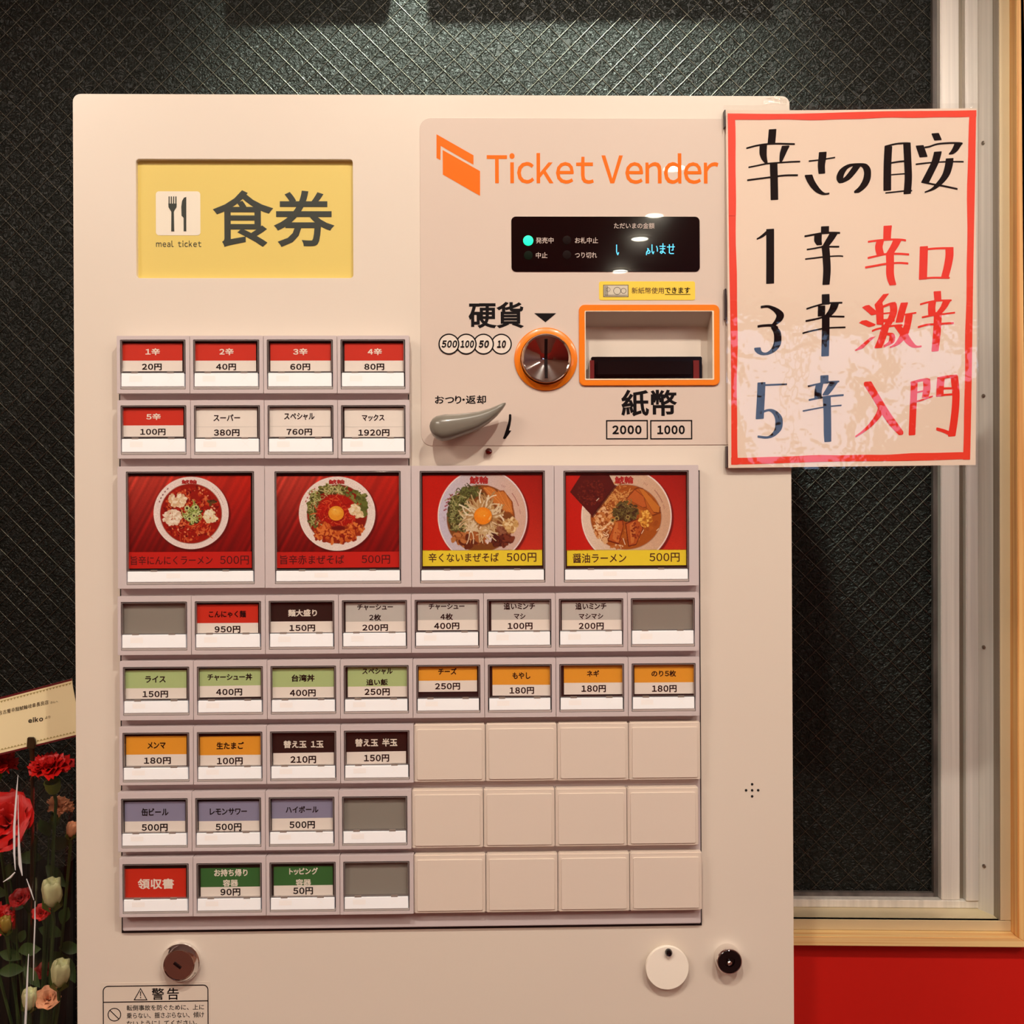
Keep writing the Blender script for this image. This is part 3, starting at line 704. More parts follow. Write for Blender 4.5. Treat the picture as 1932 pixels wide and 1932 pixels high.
def button(row, i, label, card=None, names=(), price=None, ink='k', blank=False, cardbox=None, tilt=0):
    cb = cell(row, i); g = .7
    X0, Z0, X1, Z1 = MR(cb[0] + g * .5, cb[1], cb[2] - g * .5, cb[3], YB)
    big = row == 'C'
    if big: l, r, t, b = 15.5, 19 if i < 2 else 17, 10.5, 7
    else: l, r = 6.0, 7.5
    t, b = DIV[row][:2]
    if big and i == 1: l, r = 18, 19
    if big and i == 3: l, r = 17, 18
    ox0, oz0, ox1, oz1 = X0 + l * PX, Z0 + b * PX, X1 - r * PX, Z1 - t * PX
    hz = plate('selection_button', rrect(X0, Z0, X1, Z1, .0006, 2), [rrect(ox0, oz0, ox1, oz1, .0005, 2)], YB, YBACK + .0003, HOUS, mach, bevel=.0009, seg=2)
    hz['label'] = label
    MB().box(ox0 - .0003, ox1 + .0003, YW, YBACK + .0006, oz0 - .0003, oz1 + .0003).build('button_well', INNER if card is None else DARK, hz)
    W_, H_ = ox1 - ox0, oz1 - oz0
    e = .0004
    zs = Z1 - DIV[row][2] * PX     # split between window and lens
    # clear upper window: bevelled rim and front sheet
    plate('window_rim', rrect(ox0 + e, zs, ox1 - e, oz1 - e, .0005, 2), [rrect(ox0 + 3.2 * PX, zs + .9 * PX, ox1 - 3.2 * PX, oz1 - 2.6 * PX, .0004, 2)], YCOV, YW - .0001, RIM, hz, bevel=.0005, seg=1)
    cv = MB(); cv.box(ox0 + 4.0 * PX, ox1 - 4.0 * PX, YCOV + .0010, YCOV + .0014, zs + 1.2 * PX, oz1 - 4.0 * PX)
    o = cv.build('clear_window', COVER, hz)
    # lens
    lz0, lz1 = oz0 + 5.0 * PX, zs - 1.0 * PX
    ln = MB().box(ox0 + 2.2 * PX, ox1 - 2.6 * PX, YCOV - .0001, YW - .0001, lz0, lz1).build('lamp_lens', LENS, hz, bevel=.0003, seg=1)
    mk_ = MB(); lens_marks(mk_, (ox0 + 2.2 * PX, lz0, ox1 - 2.6 * PX, lz1), YCOV - .00012, (.13, .33, .72, .86) if not big else (.31, .42, .60, .68)); mk_.build('faint_marks', MARK, ln, smooth=0)
    MB().box(ox0 + e, ox1 - e, YCOV + .0004, YW - .0001, oz0 + e * .6, lz0 + .0001).build('lens_edge', EDGEM, hz, bevel=.0003, seg=1)
    for fr_ in ((.17, .27), (.72, .82)) if not big else ((.19, .24), (.75, .80)):
        MB().box(ox0 + W_ * fr_[0], ox0 + W_ * fr_[1], YCOV - .0002, YCOV + .001, zs - .0006, zs + .0007).build('window_clip', CLIP, hz, smooth=0)
    if card is None: return hz
    # paper card
    if cardbox is None:
        dj = random.uniform(-1.2, 1.2)
        c0, cz1 = ox0 + (5.5 + dj) * PX, oz1 - random.uniform(3.2, 5.5) * PX
        c1_, cz0 = ox1 - (5.5 - dj) * PX, zs + .3 * PX
        split = cz1 - (cz1 - cz0) * .62
    else:
        c0, cz0, c1_, cz1 = MR(cardbox[0], cardbox[3], cardbox[2], cardbox[1], YCARD); split = M(cardbox[0], cardbox[4], YCARD)[1]
    mb = MB(); sk = tilt * (c1_ - c0)
    def q(a0, b0, a1, b1, mi):
        mb.add([(a0, YCARD, b0), (a1, YCARD, b0 + sk), (a1, YCARD, b1 + sk), (a0, YCARD, b1), (a0, YCARD + .0003, b0), (a1, YCARD + .0003, b0 + sk), (a1, YCARD + .0003, b1 + sk), (a0, YCARD + .0003, b1)],
               [(0, 1, 2, 3), (4, 7, 6, 5), (0, 4, 5, 1), (1, 5, 6, 2), (2, 6, 7, 3), (3, 7, 4, 0)], mi)
    if not big:
        if price is None: q(c0, cz0, c1_, cz1, 0)
        else: q(c0, split, c1_, cz1, 0); q(c0, cz0, c1_, split - .00001, 1)
        co = mb.build('card', [MTX[card], PAPER], hz, fix=False, smooth=0)
        if card == 'w':
            zl_ = split; MB().box(c0, c1_, YCARD - .0001, YCARD, zl_ - .0001, zl_ + .0001).build('fold_line', MATS['card_grey'], co)
        if names:
            joined_text('name_lettering', [(s, bx, YCARD, dict(bold=.03 if s != '領収書' else .026, pitch=1 if any(c in s for c in 'ァィゥェォャュョッー・ルスパペマハボビサワレトプズチモラ') and len(s) > 2 else None)) for s, bx in names], WINK if ink == 'w' else INK, co)
        if price: joined_text('price_lettering', [(price[0], price[1], YCARD, dict(bold=.032))], INK, co)
        return hz
    return hz, (ox0, oz0, ox1, oz1)

def nm(x0, y0, x1, y1): return (x0, y0, x1, y1)
Y1 = (657, 670); P1 = (686, 698.6)
for i, (n, bx, pr, pb) in enumerate((('1辛', (274.5, 301.7), '20円', (267.7, 305.2)), ('2辛', (413.7, 440.8), '40円', (407.5, 445.4)), ('3辛', (553, 580.3), '60円', (547.6, 585.3)), ('4辛', (693.8, 720.5), '80円', (687.4, 725)))):
    button('A', i, 'button with red card reading %s %s' % (n, pr), 'r', [(n, (bx[0], Y1[0], bx[1], Y1[1]))], (pr, (pb[0], P1[0], pb[1], P1[1])), 'w', cardbox=((230, 700.5, 344, 648, 680.5), (369, 700.5, 483, 648, 680.5), (510, 700.5, 624, 648, 680.5), (650, 700.5, 762, 648, 680.5))[i])
button('B', 0, 'button with red card reading 5辛 100円', 'r', [('5辛', (276, 779.8, 303.3, 792.4))], ('100円', (264.6, 808.8, 312.4, 821.3)), 'w', cardbox=(231.5, 824, 346, 770, 802.8))
button('B', 1, 'button with plain pale card reading 380円', 'w', [('スーパー', (402.5, 781.7, 453, 794.8))], ('380円', (403.4, 810, 452, 823)), cardbox=(371, 825, 485, 770, 805.5))
button('B', 2, 'button with plain pale card reading 760円', 'w', [('スペシャル', (536, 779, 593.5, 792.5))], ('760円', (540.7, 808.8, 588.8, 821.3)), cardbox=(508, 824, 624, 769.5, 804.5))
button('B', 3, 'button with plain pale card reading 1920円', 'w', [('マックス', (683, 781.7, 725.5, 794.5))], ('1920円', (676, 810, 734.8, 823)), cardbox=(650, 824.5, 762, 770, 805.5))
button('D', 0, 'cardless grey button at the left end of the fourth row')
button('D', 1, 'button with red card reading 950円', 'r', [('こんにゃく麺', (394, 1152, 464, 1165.3))], ('950円', (405, 1181, 453.5, 1194)), cardbox=(372, 1195.5, 487, 1140.3, 1175.8))
button('D', 2, 'button with black card reading 麺大盛り 150円', 'k', [('麺大盛り', (543.4, 1149.7, 598, 1163.2))], ('150円', (546, 1178.5, 594.6, 1191.4)), 'w', cardbox=(511, 1193, 628, 1139, 1172.8))
button('D', 3, 'button with grey card reading 2枚 200円', 'g', [('チャーシュー', (673.9, 1139.8, 741.5, 1151.3)), ('2枚', (696.4, 1158.8, 719.3, 1171.2))], ('200円', (683.4, 1178, 732, 1190.6)), cardbox=(652, 1192, 766, 1137, 1173))
button('D', 4, 'button with grey card reading 4枚 400円', 'g', [('チャーシュー', (808.8, 1138.6, 876.5, 1150)), ('4枚', (830.8, 1157.2, 854.7, 1169.8))], ('400円', (819, 1174.7, 866.6, 1187.7)), cardbox=(788, 1189, 901, 1136, 1170))
button('D', 5, 'button with grey card reading マシ 100円', 'g', [('追いミンチ', (950.3, 1137, 1009.4, 1150.3)), ('マシ', (969.6, 1157.4, 991.4, 1168))], ('100円', (957.8, 1174.7, 1004.7, 1187.7)), cardbox=(927, 1189, 1038, 1135, 1169.5))
button('D', 6, 'button with grey card reading マシマシ 200円', 'g', [('追いミンチ', (1085.5, 1137, 1144.2, 1150.3)), ('マシマシ', (1092.2, 1157.4, 1138, 1168))], ('200円', (1091.7, 1174.7, 1139, 1187.7)), cardbox=(1060, 1188, 1172, 1135, 1170))
button('D', 7, 'cardless grey button at the right end of the fourth row')
button('E', 0, 'button with light green card reading ライス 150円', 'l', [('ライス', (274, 1275, 312.8, 1288))], ('150円', (269, 1303.3, 317.2, 1316.3)), cardbox=(237, 1318.5, 352, 1264.7, 1298.8))
button('E', 1, 'button with light green card reading チャーシュー丼 400円', 'l', [('チャーシュー丼', (391.3, 1270.8, 475.8, 1284))], ('400円', (407.7, 1299.2, 457, 1312.4)), cardbox=(377, 1315.5, 492, 1262, 1294.5), tilt=.006)
button('E', 2, 'button with light green card reading 台湾丼 400円', 'l', [('台湾丼', (550, 1272.4, 593.6, 1286.2))], ('400円', (546.8, 1300.8, 595.7, 1314.2)), cardbox=(515, 1316.5, 630, 1261, 1296.5))
button('E', 3, 'button with light green card reading 追い飯 250円', 'l', [('スペシャル', (683.4, 1260.5, 740.9, 1272.4)), ('追い飯', (691, 1281, 732, 1293.2))], ('250円', (687.5, 1298.8, 735.4, 1312.2)), cardbox=(656, 1315, 768, 1258.5, 1295.5))
button('E', 4, 'button with orange card reading チーズ 250円', 'o', [('チーズ', (826.8, 1260.3, 861.7, 1273))], ('250円', (820.6, 1288.4, 868, 1301.6)), cardbox=(790, 1305, 900, 1257.5, 1284.5))
button('E', 5, 'button with orange card reading もやし 180円', 'o', [('もやし', (967, 1268.2, 1000.8, 1281))], ('180円', (961.3, 1296.2, 1007.6, 1309.5)), cardbox=(929, 1312, 1038, 1257, 1292), tilt=-.008)
button('E', 6, 'button with orange card reading ネギ 180円', 'o', [('ネギ', (1107, 1264.6, 1130.6, 1276.8))], ('180円', (1097, 1292.6, 1143, 1306.2)), cardbox=(1064, 1310, 1174, 1255.5, 1288.5))
button('E', 7, 'button with orange card reading のり5枚 180円', 'o', [('のり5枚', (1229, 1264.6, 1275.7, 1276.8))], ('180円', (1230, 1292.6, 1276.6, 1306.2)), cardbox=(1197, 1309, 1310, 1254.5, 1288))
button('F', 0, 'button with orange card reading メンマ 180円', 'o', [('メンマ', (278, 1399.8, 312.8, 1412.8))], ('180円', (271.7, 1428.6, 322.4, 1441.8)), cardbox=(238, 1444.5, 352, 1389, 1424))
button('F', 1, 'button with orange card reading 生たまご 100円', 'o', [('生たまご', (408.4, 1399.8, 460.4, 1413.3))], ('100円', (409.4, 1429, 458, 1442.8)), cardbox=(377.5, 1444.5, 492, 1389, 1425))
button('F', 2, 'button with black card reading 替え玉 1玉 210円', 'k', [('替え玉 1玉', (534.8, 1397, 610.4, 1411.2))], ('210円', (547.8, 1426.2, 596.4, 1440.2)), 'w', cardbox=(515.5, 1443, 630, 1383, 1421), tilt=.004)
button('F', 3, 'button with black card reading 替え玉 半玉 150円', 'k', [('替え玉 半玉', (669.8, 1393.6, 749.6, 1408.4))], ('150円', (686.8, 1423.4, 734.2, 1437.4)), 'w', cardbox=(654, 1441, 766, 1382.5, 1419), tilt=.008)
button('G', 0, 'button with violet grey card reading 缶ビール 500円', 'p', [('缶ビール', (267.2, 1524.5, 318, 1539.3))], ('500円', (267.3, 1554.3, 316.4, 1568.3)), cardbox=(235.5, 1570, 349.5, 1512.5, 1550))
button('G', 1, 'button with violet grey card reading レモンサワー 500円', 'p', [('レモンサワー', (395.8, 1524.6, 466, 1537.6))], ('500円', (406.7, 1553.4, 455.7, 1567.4)), cardbox=(375, 1569.5, 489, 1512, 1549.5))
button('G', 2, 'button with violet grey card reading ハイボール 500円', 'p', [('ハイボール', (539, 1520.7, 600.9, 1533.6))], ('500円', (546, 1549.2, 594.2, 1563.2)), cardbox=(513, 1566, 628, 1507, 1544.5), tilt=.004)
button('G', 3, 'cardless grey button in the row of drinks buttons')
button('H', 0, 'button with all red card reading 領収書', 'r', [('領収書', (259.8, 1657.4, 328.2, 1677.4))], None, 'w', cardbox=(235.5, 1695.5, 351, 1638.7, 1660))
button('H', 1, 'button with dark green card reading お持ち帰り容器 90円', 'd', [('お持ち帰り', (404, 1639.6, 467.2, 1653.6)), ('容器', (420.3, 1659.2, 449.6, 1672.4))], ('90円', (416, 1676.2, 453.5, 1690)), 'w', cardbox=(378.5, 1693, 492, 1637.5, 1674))
button('H', 2, 'button with dark green card reading トッピング容器 50円', 'd', [('トッピング', (545.7, 1637, 599.9, 1650.2)), ('容器', (557.7, 1658.4, 587.2, 1670.8))], ('50円', (553, 1673.8, 590.6, 1687.8)), 'w', cardbox=(516.5, 1691, 628, 1634.5, 1671))
button('H', 3, 'cardless grey button in the lowest row')
# blank cover plates
k = 0
for row in 'FGH':
    for i in range(4, 8):
        cb = cell(row, i)
        X0, Z0, X1, Z1 = MR(cb[0] + .6, cb[1], cb[2] - .6, cb[3], -.0105)
        b = MB().box(X0, X1, -.0105, YBACK + .0003, Z0, Z1).build('blank_plate', BLANKP, mach, bevel=.0009)
        a = 5.6 * PX; a2 = 9.5 * PX; a3 = 5.8 * PX
        plate('inset_ridge', rrect(X0 + a, Z0 + a3, X1 - a, Z1 - a2, .0012, 3), [], -.0114, -.0104, BLANKP, b, bevel=.0003, seg=1)

# ------------------------------------------------------------------ printed food photographs (flat prints, one colour per grid point)
def sr(c): return np.array(c, float)
class Cv:
    def __init__(s, ox, oy, x0, y0, x1, y1, res=1.6):
        # crop coordinates (scale 7.728, origin ox,oy) of the printed area
        s.k = 7.728; s.x0, s.y0, s.x1, s.y1 = x0, y0, x1, y1; s.ox, s.oy = ox, oy
        s.res = res; s.w = int((x1 - x0) / s.k * res); s.h = int((y1 - y0) / s.k * res)
        s.X, s.Y = np.meshgrid(np.linspace(x0, x1, s.w), np.linspace(y0, y1, s.h))
        s.I = np.zeros((s.h, s.w, 3)); s.rs = np.random.RandomState(3)
    def win(s, x0, y0, x1, y1):
        a = max(0, int((x0 - s.x0) / (s.x1 - s.x0) * s.w) - 1); b = min(s.w, int((x1 - s.x0) / (s.x1 - s.x0) * s.w) + 2)
        c = max(0, int((y0 - s.y0) / (s.y1 - s.y0) * s.h) - 1); d = min(s.h, int((y1 - s.y0) / (s.y1 - s.y0) * s.h) + 2)
        return slice(c, max(c, d)), slice(a, max(a, b))
    def blend(s, sl, m, col):
        m = np.clip(m, 0, 1)[..., None]; s.I[sl] = s.I[sl] * (1 - m) + sr(col) * m
    def ell(s, cx, cy, rx, ry, col, soft=3.0, rot=0.0, amp=1.0):
        R = max(rx, ry) + soft * 2; sl = s.win(cx - R, cy - R, cx + R, cy + R); X, Y = s.X[sl] - cx, s.Y[sl] - cy
        if rot: X, Y = X * math.cos(rot) + Y * math.sin(rot), -X * math.sin(rot) + Y * math.cos(rot)
        d = (1 - np.sqrt((X / rx) ** 2 + (Y / ry) ** 2)) * min(rx, ry)
        s.blend(sl, np.clip(d / soft + .5, 0, 1) * amp, col)
    def line(s, pts, w, col, amp=1.0, soft=4.0):
        for (ax, ay), (bx, by) in zip(pts[:-1], pts[1:]):
            R = w + soft; sl = s.win(min(ax, bx) - R, min(ay, by) - R, max(ax, bx) + R, max(ay, by) + R); X, Y = s.X[sl], s.Y[sl]
            dx, dy = bx - ax, by - ay; L = dx * dx + dy * dy + 1e-9
            t = np.clip(((X - ax) * dx + (Y - ay) * dy) / L, 0, 1); d = np.hypot(X - ax - t * dx, Y - ay - t * dy)
            s.blend(sl, np.clip((w / 2 - d) / soft + .5, 0, 1) * amp, col)
    def poly(s, pts, col, amp=1.0):
        xs = [p[0] for p in pts]; ys = [p[1] for p in pts]; sl = s.win(min(xs), min(ys), max(xs), max(ys)); X, Y = s.X[sl], s.Y[sl]
        ins = np.zeros(X.shape, bool)
        for i in range(len(pts)):
            (ax, ay), (bx, by) = pts[i - 1], pts[i]
            c = ((ay > Y) != (by > Y)) & (X < (bx - ax) * (Y - ay) / (by - ay + 1e-9) + ax); ins ^= c
        s.blend(sl, ins * amp, col)
    def clump(s, cx, cy, rx, ry, n, size, cols, el=1.6):
        for _ in range(n):
            a = s.rs.uniform(0, 2 * PI); r = math.sqrt(s.rs.uniform()); x, y = cx + rx * r * math.cos(a), cy + ry * r * math.sin(a)
            z = size * s.rs.uniform(.5, 1.2); s.ell(x, y, z * el, z, cols[s.rs.randint(len(cols))], rot=s.rs.uniform(0, PI))
    def curls(s, cx, cy, rx, ry, n, L, w, cols, bend=1.2, radial=None):
        for _ in range(n):
            a = s.rs.uniform(0, 2 * PI); r = math.sqrt(s.rs.uniform()); x, y = cx + rx * r * math.cos(a), cy + ry * r * math.sin(a)
            th = s.rs.uniform(0, 2 * PI) if radial is None else math.atan2(y - cy, x - cx) + s.rs.uniform(-radial, radial); k = s.rs.uniform(-bend, bend); pts = [(x, y)]
            for j in range(5):
                th += k * .35; x += math.cos(th) * L / 5; y += math.sin(th) * L / 5; pts.append((x, y))
            s.line(pts, w * s.rs.uniform(.7, 1.2), cols[s.rs.randint(len(cols))])
    def grain(s, ang, amt):
        u = s.X * math.sin(ang) + s.Y * math.cos(ang); ph = s.rs.uniform(0, 6, 12); f = s.rs.uniform(.01, .12, 12)
        v = sum(np.sin(u * f[i] + ph[i] + .6 * np.sin(s.X * .003 + i)) for i in range(12)) / 12
        s.I *= (1 + amt * v)[..., None]
    def speck(s, a): s.I *= (1 + s.rs.normal(0, a, s.X.shape))[..., None]
    def shade_in(s, mask, gx, gy):
        pass
    def build(s, parent, yl, m):
        I = np.clip(s.I, 0, 255) / 255; I = np.where(I <= .04045, I / 12.92, ((I + .055) / 1.055) ** 2.4)
        k = s.k; a = MR(s.ox + s.x0 / k, s.oy + s.y0 / k, s.ox + s.x1 / k, s.oy + s.y1 / k, yl)
        xs = np.linspace(a[0], a[2], s.w); zs = np.linspace(a[3], a[1], s.h)
        XX, ZZ = np.meshgrid(xs, zs); co = np.stack([XX, np.full_like(XX, yl), ZZ], -1).reshape(-1, 3)
        idx = np.arange(s.w * s.h).reshape(s.h, s.w)
        q = np.stack([idx[:-1, :-1], idx[1:, :-1], idx[1:, 1:], idx[:-1, 1:]], -1).reshape(-1, 4)
        me = bpy.data.meshes.new('food_photo'); me.vertices.add(len(co)); me.vertices.foreach_set('co', co.astype('f').ravel())
        me.loops.add(q.size); me.loops.foreach_set('vertex_index', q.astype('i').ravel())
        me.polygons.add(len(q)); me.polygons.foreach_set('loop_start', (np.arange(len(q)) * 4).astype('i')); 
        me.update(calc_edges=True)
        at = me.color_attributes.new('print', 'FLOAT_COLOR', 'POINT')
        at.data.foreach_set('color', np.concatenate([I.reshape(-1, 3), np.ones((s.w * s.h, 1))], 1).astype('f').ravel())
        me.materials.append(m); me.validate()
        o = bpy.data.objects.new('food_photo', me); C.objects.link(o); o.parent = parent
        return o
def print_mat():
    m = bpy.data.materials.new('photo_print'); m.use_nodes = True; nt = m.node_tree; b = nt.nodes['Principled BSDF']
    a = nt.nodes.new('ShaderNodeAttribute'); a.attribute_name = 'print'; nt.links.new(a.outputs['Color'], b.inputs['Base Color']); b.inputs['Roughness'].default_value = .35
    return m
PRINT = print_mat()
def wood_bg(c):
    t = np.clip((c.Y - c.y0) / (c.y1 - c.y0), 0, 1)[..., None]; u = np.clip((c.X - c.x0) / (c.x1 - c.x0), 0, 1)[..., None]
    c.I = sr((196, 66, 52)) * (1 - t) * (1 - u) + sr((196, 34, 20)) * (1 - t) * u + sr((112, 4, 4)) * t * (1 - u) + sr((128, 8, 8)) * t * u
    c.grain(math.radians(62), .38)
def bowl(c, cx, cy, rx, ry, col, col2, sx, sy, srx, sry, soup):
    c.ell(cx + 20, cy + 25, rx + 8, ry + 8, (70, 4, 4), 20, amp=.6)
    c.ell(cx, cy, rx, ry, (250, 235, 228), 6); c.ell(cx, cy, rx - 16, ry - 16, col, 8)
    if col2 is not None:
        sl = c.win(cx - rx, cy - ry, cx + rx, cy + ry); X, Y = c.X[sl], c.Y[sl]
        m = np.clip((1 - np.sqrt(((X - cx) / (rx - 16)) ** 2 + ((Y - cy) / (ry - 16)) ** 2)) * 60, 0, 1) * np.clip((X - cx) / rx * .5 + .5, 0, 1); c.blend(sl, m, col2)
    c.ell(sx, sy, srx + 8, sry + 8, (150, 110, 90), 10, amp=.8); c.ell(sx, sy, srx, sry, soup, 6)
def rim_marks(c, cx, cy, r, a0, a1, n, col, size):
    for i in range(n):
        a = math.radians(a0 + (a1 - a0) * i / max(1, n - 1)); x, y = cx + r * math.cos(a), cy + r * math.sin(a)
        t = a + PI / 2; L = size
        c.line([(x - L * .4 * math.cos(t), y - L * .4 * math.sin(t)), (x + L * .4 * math.cos(t), y + L * .4 * math.sin(t))], size * .42, col, amp=.85)
        c.line([(x - L * .3 * math.cos(a), y - L * .3 * math.sin(a)), (x + L * .35 * math.cos(a), y + L * .35 * math.sin(a))], size * .25, col, amp=.85)

def big_button(i, label, cv, cap_col, cap_ink, texts, capbox, logo):
    hz, op = button('C', i, label, 'R')
    yl = YCARD
    a = MR(*capbox, yl)
    cap = MB().box(a[0], a[2], yl, yl + .0003, a[1], a[3]).build('caption_card', cap_col, hz)
    joined_text('caption_lettering', [(s, bx, yl, dict(bold=.012, pitch=None)) for s, bx in texts], cap_ink, cap)
    o = cv.build(hz, yl, PRINT)
    k = 7.728; t = text('bowl_lettering', '鯱輪', (cv.ox + logo[0] / k, cv.oy + logo[1] / k, cv.ox + logo[2] / k, cv.oy + logo[3] / k), yl, mat('logo_red', rgb(176, 22, 20), .5), hz, bold=.03)
    return hz

# 1: red garlic ramen
c = Cv(235, 885, 62, 100, 1842, 1208); wood_bg(c)
bowl(c, 970, 640, 548, 528, (244, 228, 222), None, 968, 650, 445, 432, (158, 22, 8))
c.clump(968, 650, 410, 400, 260, 17, [(196, 52, 20), (210, 84, 40), (140, 14, 6), (178, 34, 10), (222, 120, 70), (120, 12, 8)])
c.curls(968, 700, 360, 320, 90, 110, 9, [(206, 70, 30), (190, 40, 14), (226, 120, 70), (130, 12, 6)])
c.clump(968, 640, 400, 390, 60, 10, [(236, 170, 130), (90, 10, 8), (232, 140, 90)])
c.clump(775, 450, 120, 95, 70, 22, [(238, 214, 176), (226, 190, 148), (246, 232, 204)]); c.clump(690, 705, 125, 105, 80, 22, [(240, 222, 196), (228, 200, 170), (250, 236, 216)])
c.clump(1250, 695, 88, 92, 60, 20, [(244, 232, 200), (234, 214, 170), (252, 244, 224)]); c.clump(1270, 490, 60, 40, 8, 18, [(96, 70, 30), (60, 40, 20)])
c.clump(1000, 665, 130, 130, 40, 20, [(78, 84, 36), (50, 50, 20)]); c.curls(990, 640, 130, 120, 80, 80, 11, [(190, 206, 120), (150, 176, 84), (214, 222, 160), (108, 134, 56)], 3)
for x, y, r in ((945, 725, 32), (910, 570, 36), (1040, 560, 34), (1010, 680, 30)): c.ell(x, y, r, r, (206, 214, 150)); c.ell(x, y, r * .55, r * .55, (66, 60, 24))
rim_marks(c, 970, 640, 490, 200, 226, 5, (110, 40, 40), 26); rim_marks(c, 970, 640, 482, 311, 345, 10, (150, 110, 104), 12)
c.speck(.05)
big_button(0, 'large button with photo of red garlic ramen on red caption', c, PRED, DRINK, [('旨辛にんにくラーメン', (246.8, 1048.3, 401.2, 1065.7)), ('500円', (415.2, 1048.3, 469.6, 1065.2))], (243, 1041, 475, 1072), (830, 155, 1060, 218))
# 2: red soupless noodles with yolk
c = Cv(515, 885, 55, 100, 1838, 1208); wood_bg(c)
bowl(c, 935, 650, 558, 541, (244, 228, 220), None, 935, 655, 435, 425, (140, 22, 8))
c.clump(640, 600, 130, 260, 90, 24, [(78, 84, 34), (104, 108, 46), (60, 58, 22)]); c.clump(870, 300, 220, 60, 60, 22, [(84, 88, 36), (112, 114, 50), (60, 58, 22)])
c.curls(620, 560, 110, 260, 80, 90, 11, [(164, 166, 96), (196, 190, 130), (110, 116, 54)], 2.5); c.curls(870, 320, 200, 70, 50, 90, 10, [(150, 154, 84), (206, 196, 140)], 2)
c.clump(1180, 420, 190, 120, 70, 24, [(102, 112, 50), (128, 136, 66), (76, 86, 36)]); c.clump(1320, 560, 50, 150, 30, 24, [(102, 112, 50), (84, 96, 40)])
c.ell(930, 620, 290, 250, (176, 22, 10), 30); c.curls(930, 640, 290, 240, 130, 130, 11, [(206, 50, 24), (176, 24, 10), (224, 92, 52), (150, 12, 6)], 1.5)
c.clump(930, 960, 330, 120, 170, 20, [(206, 96, 36), (226, 126, 58), (176, 62, 20), (140, 36, 12)]); c.clump(720, 870, 120, 90, 60, 18, [(206, 96, 36), (226, 126, 58), (160, 52, 18)]); c.clump(1180, 880, 140, 90, 70, 18, [(206, 96, 36), (226, 126, 58), (160, 52, 18)])
c.ell(950, 860, 110, 34, (110, 14, 8), 16)
c.ell(922, 656, 122, 116, (130, 14, 6), 20, amp=.6); c.ell(920, 645, 113, 107, (238, 158, 44), 5); c.ell(915, 620, 70, 52, (246, 180, 70), 40); c.ell(895, 590, 18, 9, (252, 214, 130), 8)
c.clump(1190, 600, 72, 76, 50, 20, [(240, 220, 180), (226, 198, 150), (250, 236, 206)]); c.clump(1250, 670, 60, 46, 30, 17, [(240, 220, 180), (226, 198, 150)])
rim_marks(c, 935, 650, 490, 202, 228, 5, (170, 40, 36), 26); rim_marks(c, 935, 650, 490, 311, 346, 10, (170, 110, 104), 12)
c.speck(.05)
big_button(1, 'large button with photo of red noodles, egg yolk and leeks', c, PRED, DRINK, [('旨辛赤まぜそば', (528.8, 1047, 649.4, 1064.6)), ('500円', (682.2, 1047, 735.9, 1063.6))], (523, 1040.5, 753.5, 1071), (810, 152, 1050, 220))
# 3: mild soupless noodles
def red_bg(c):
    c.I[:] = sr((200, 26, 12)); u = np.clip((c.X - c.x0) / (c.x1 - c.x0), 0, 1)[..., None]; t = np.clip((c.Y - c.y0) / (c.y1 - c.y0), 0, 1)[..., None]
    c.I = c.I * (1.02 - .22 * u * (1 - t)) + sr((0, 26, 22)) * t * u
c = Cv(790, 885, 58, 90, 1802, 1186); red_bg(c)
bowl(c, 930, 690, 655, 690, (206, 202, 222), (220, 182, 160), 905, 720, 492, 486, (126, 74, 30))
c.clump(600, 650, 170, 280, 150, 30, [(64, 74, 34), (88, 96, 48), (48, 52, 22), (110, 100, 50)]); c.curls(610, 620, 170, 300, 130, 100, 12, [(104, 116, 60), (146, 152, 96), (58, 66, 30), (170, 166, 110)], 3)
c.clump(760, 330, 110, 70, 50, 30, [(64, 74, 34), (88, 96, 48)]); c.curls(760, 330, 120, 80, 40, 90, 12, [(104, 116, 60), (60, 66, 30)], 3)
for pts in ([(905, 250), (1000, 235), (1330, 620), (1290, 650), (1100, 520)], [(1000, 235), (1090, 270), (1340, 560), (1390, 700), (1330, 650)], [(1130, 320), (1240, 310), (1370, 480), (1395, 690), (1330, 640)]):
    c.poly(pts, (150, 78, 26)); 
    q = [((x - 1180) * .88 + 1180, (y - 450) * .88 + 450) for x, y in pts]; c.poly(q, (206, 122, 52))
for a in range(4): c.line([(960 + a * 100, 270 + a * 22), (1160 + a * 55, 470 + a * 24), (1300 + a * 22, 620)], 12, (226, 150, 76), .7)
c.clump(930, 680, 190, 210, 30, 40, [(190, 150, 96), (170, 120, 66)]); c.curls(930, 690, 190, 220, 120, 190, 20, [(222, 202, 164), (204, 176, 128), (236, 222, 194), (176, 140, 90)], .9, radial=.5)
c.clump(760, 1020, 260, 110, 70, 32, [(130, 66, 28), (170, 98, 46), (96, 42, 18), (190, 120, 66)]); c.clump(1190, 1030, 170, 90, 70, 28, [(92, 40, 26), (66, 24, 16), (120, 56, 34)])
c.clump(1210, 900, 60, 40, 20, 26, [(150, 98, 70), (120, 66, 44)]); c.clump(1010, 1020, 34, 60, 20, 16, [(236, 220, 214), (220, 200, 196)])
c.curls(860, 900, 200, 40, 24, 170, 17, [(226, 206, 170), (206, 178, 130)], .6)
c.ell(938, 700, 140, 136, (120, 70, 24), 24, amp=.6); c.ell(935, 683, 130, 126, (248, 142, 26), 6); c.ell(930, 650, 80, 60, (252, 160, 44), 40); c.ell(1035, 715, 10, 34, (254, 206, 130), 8, rot=.5); c.ell(955, 680, 9, 7, (255, 220, 150), 5)
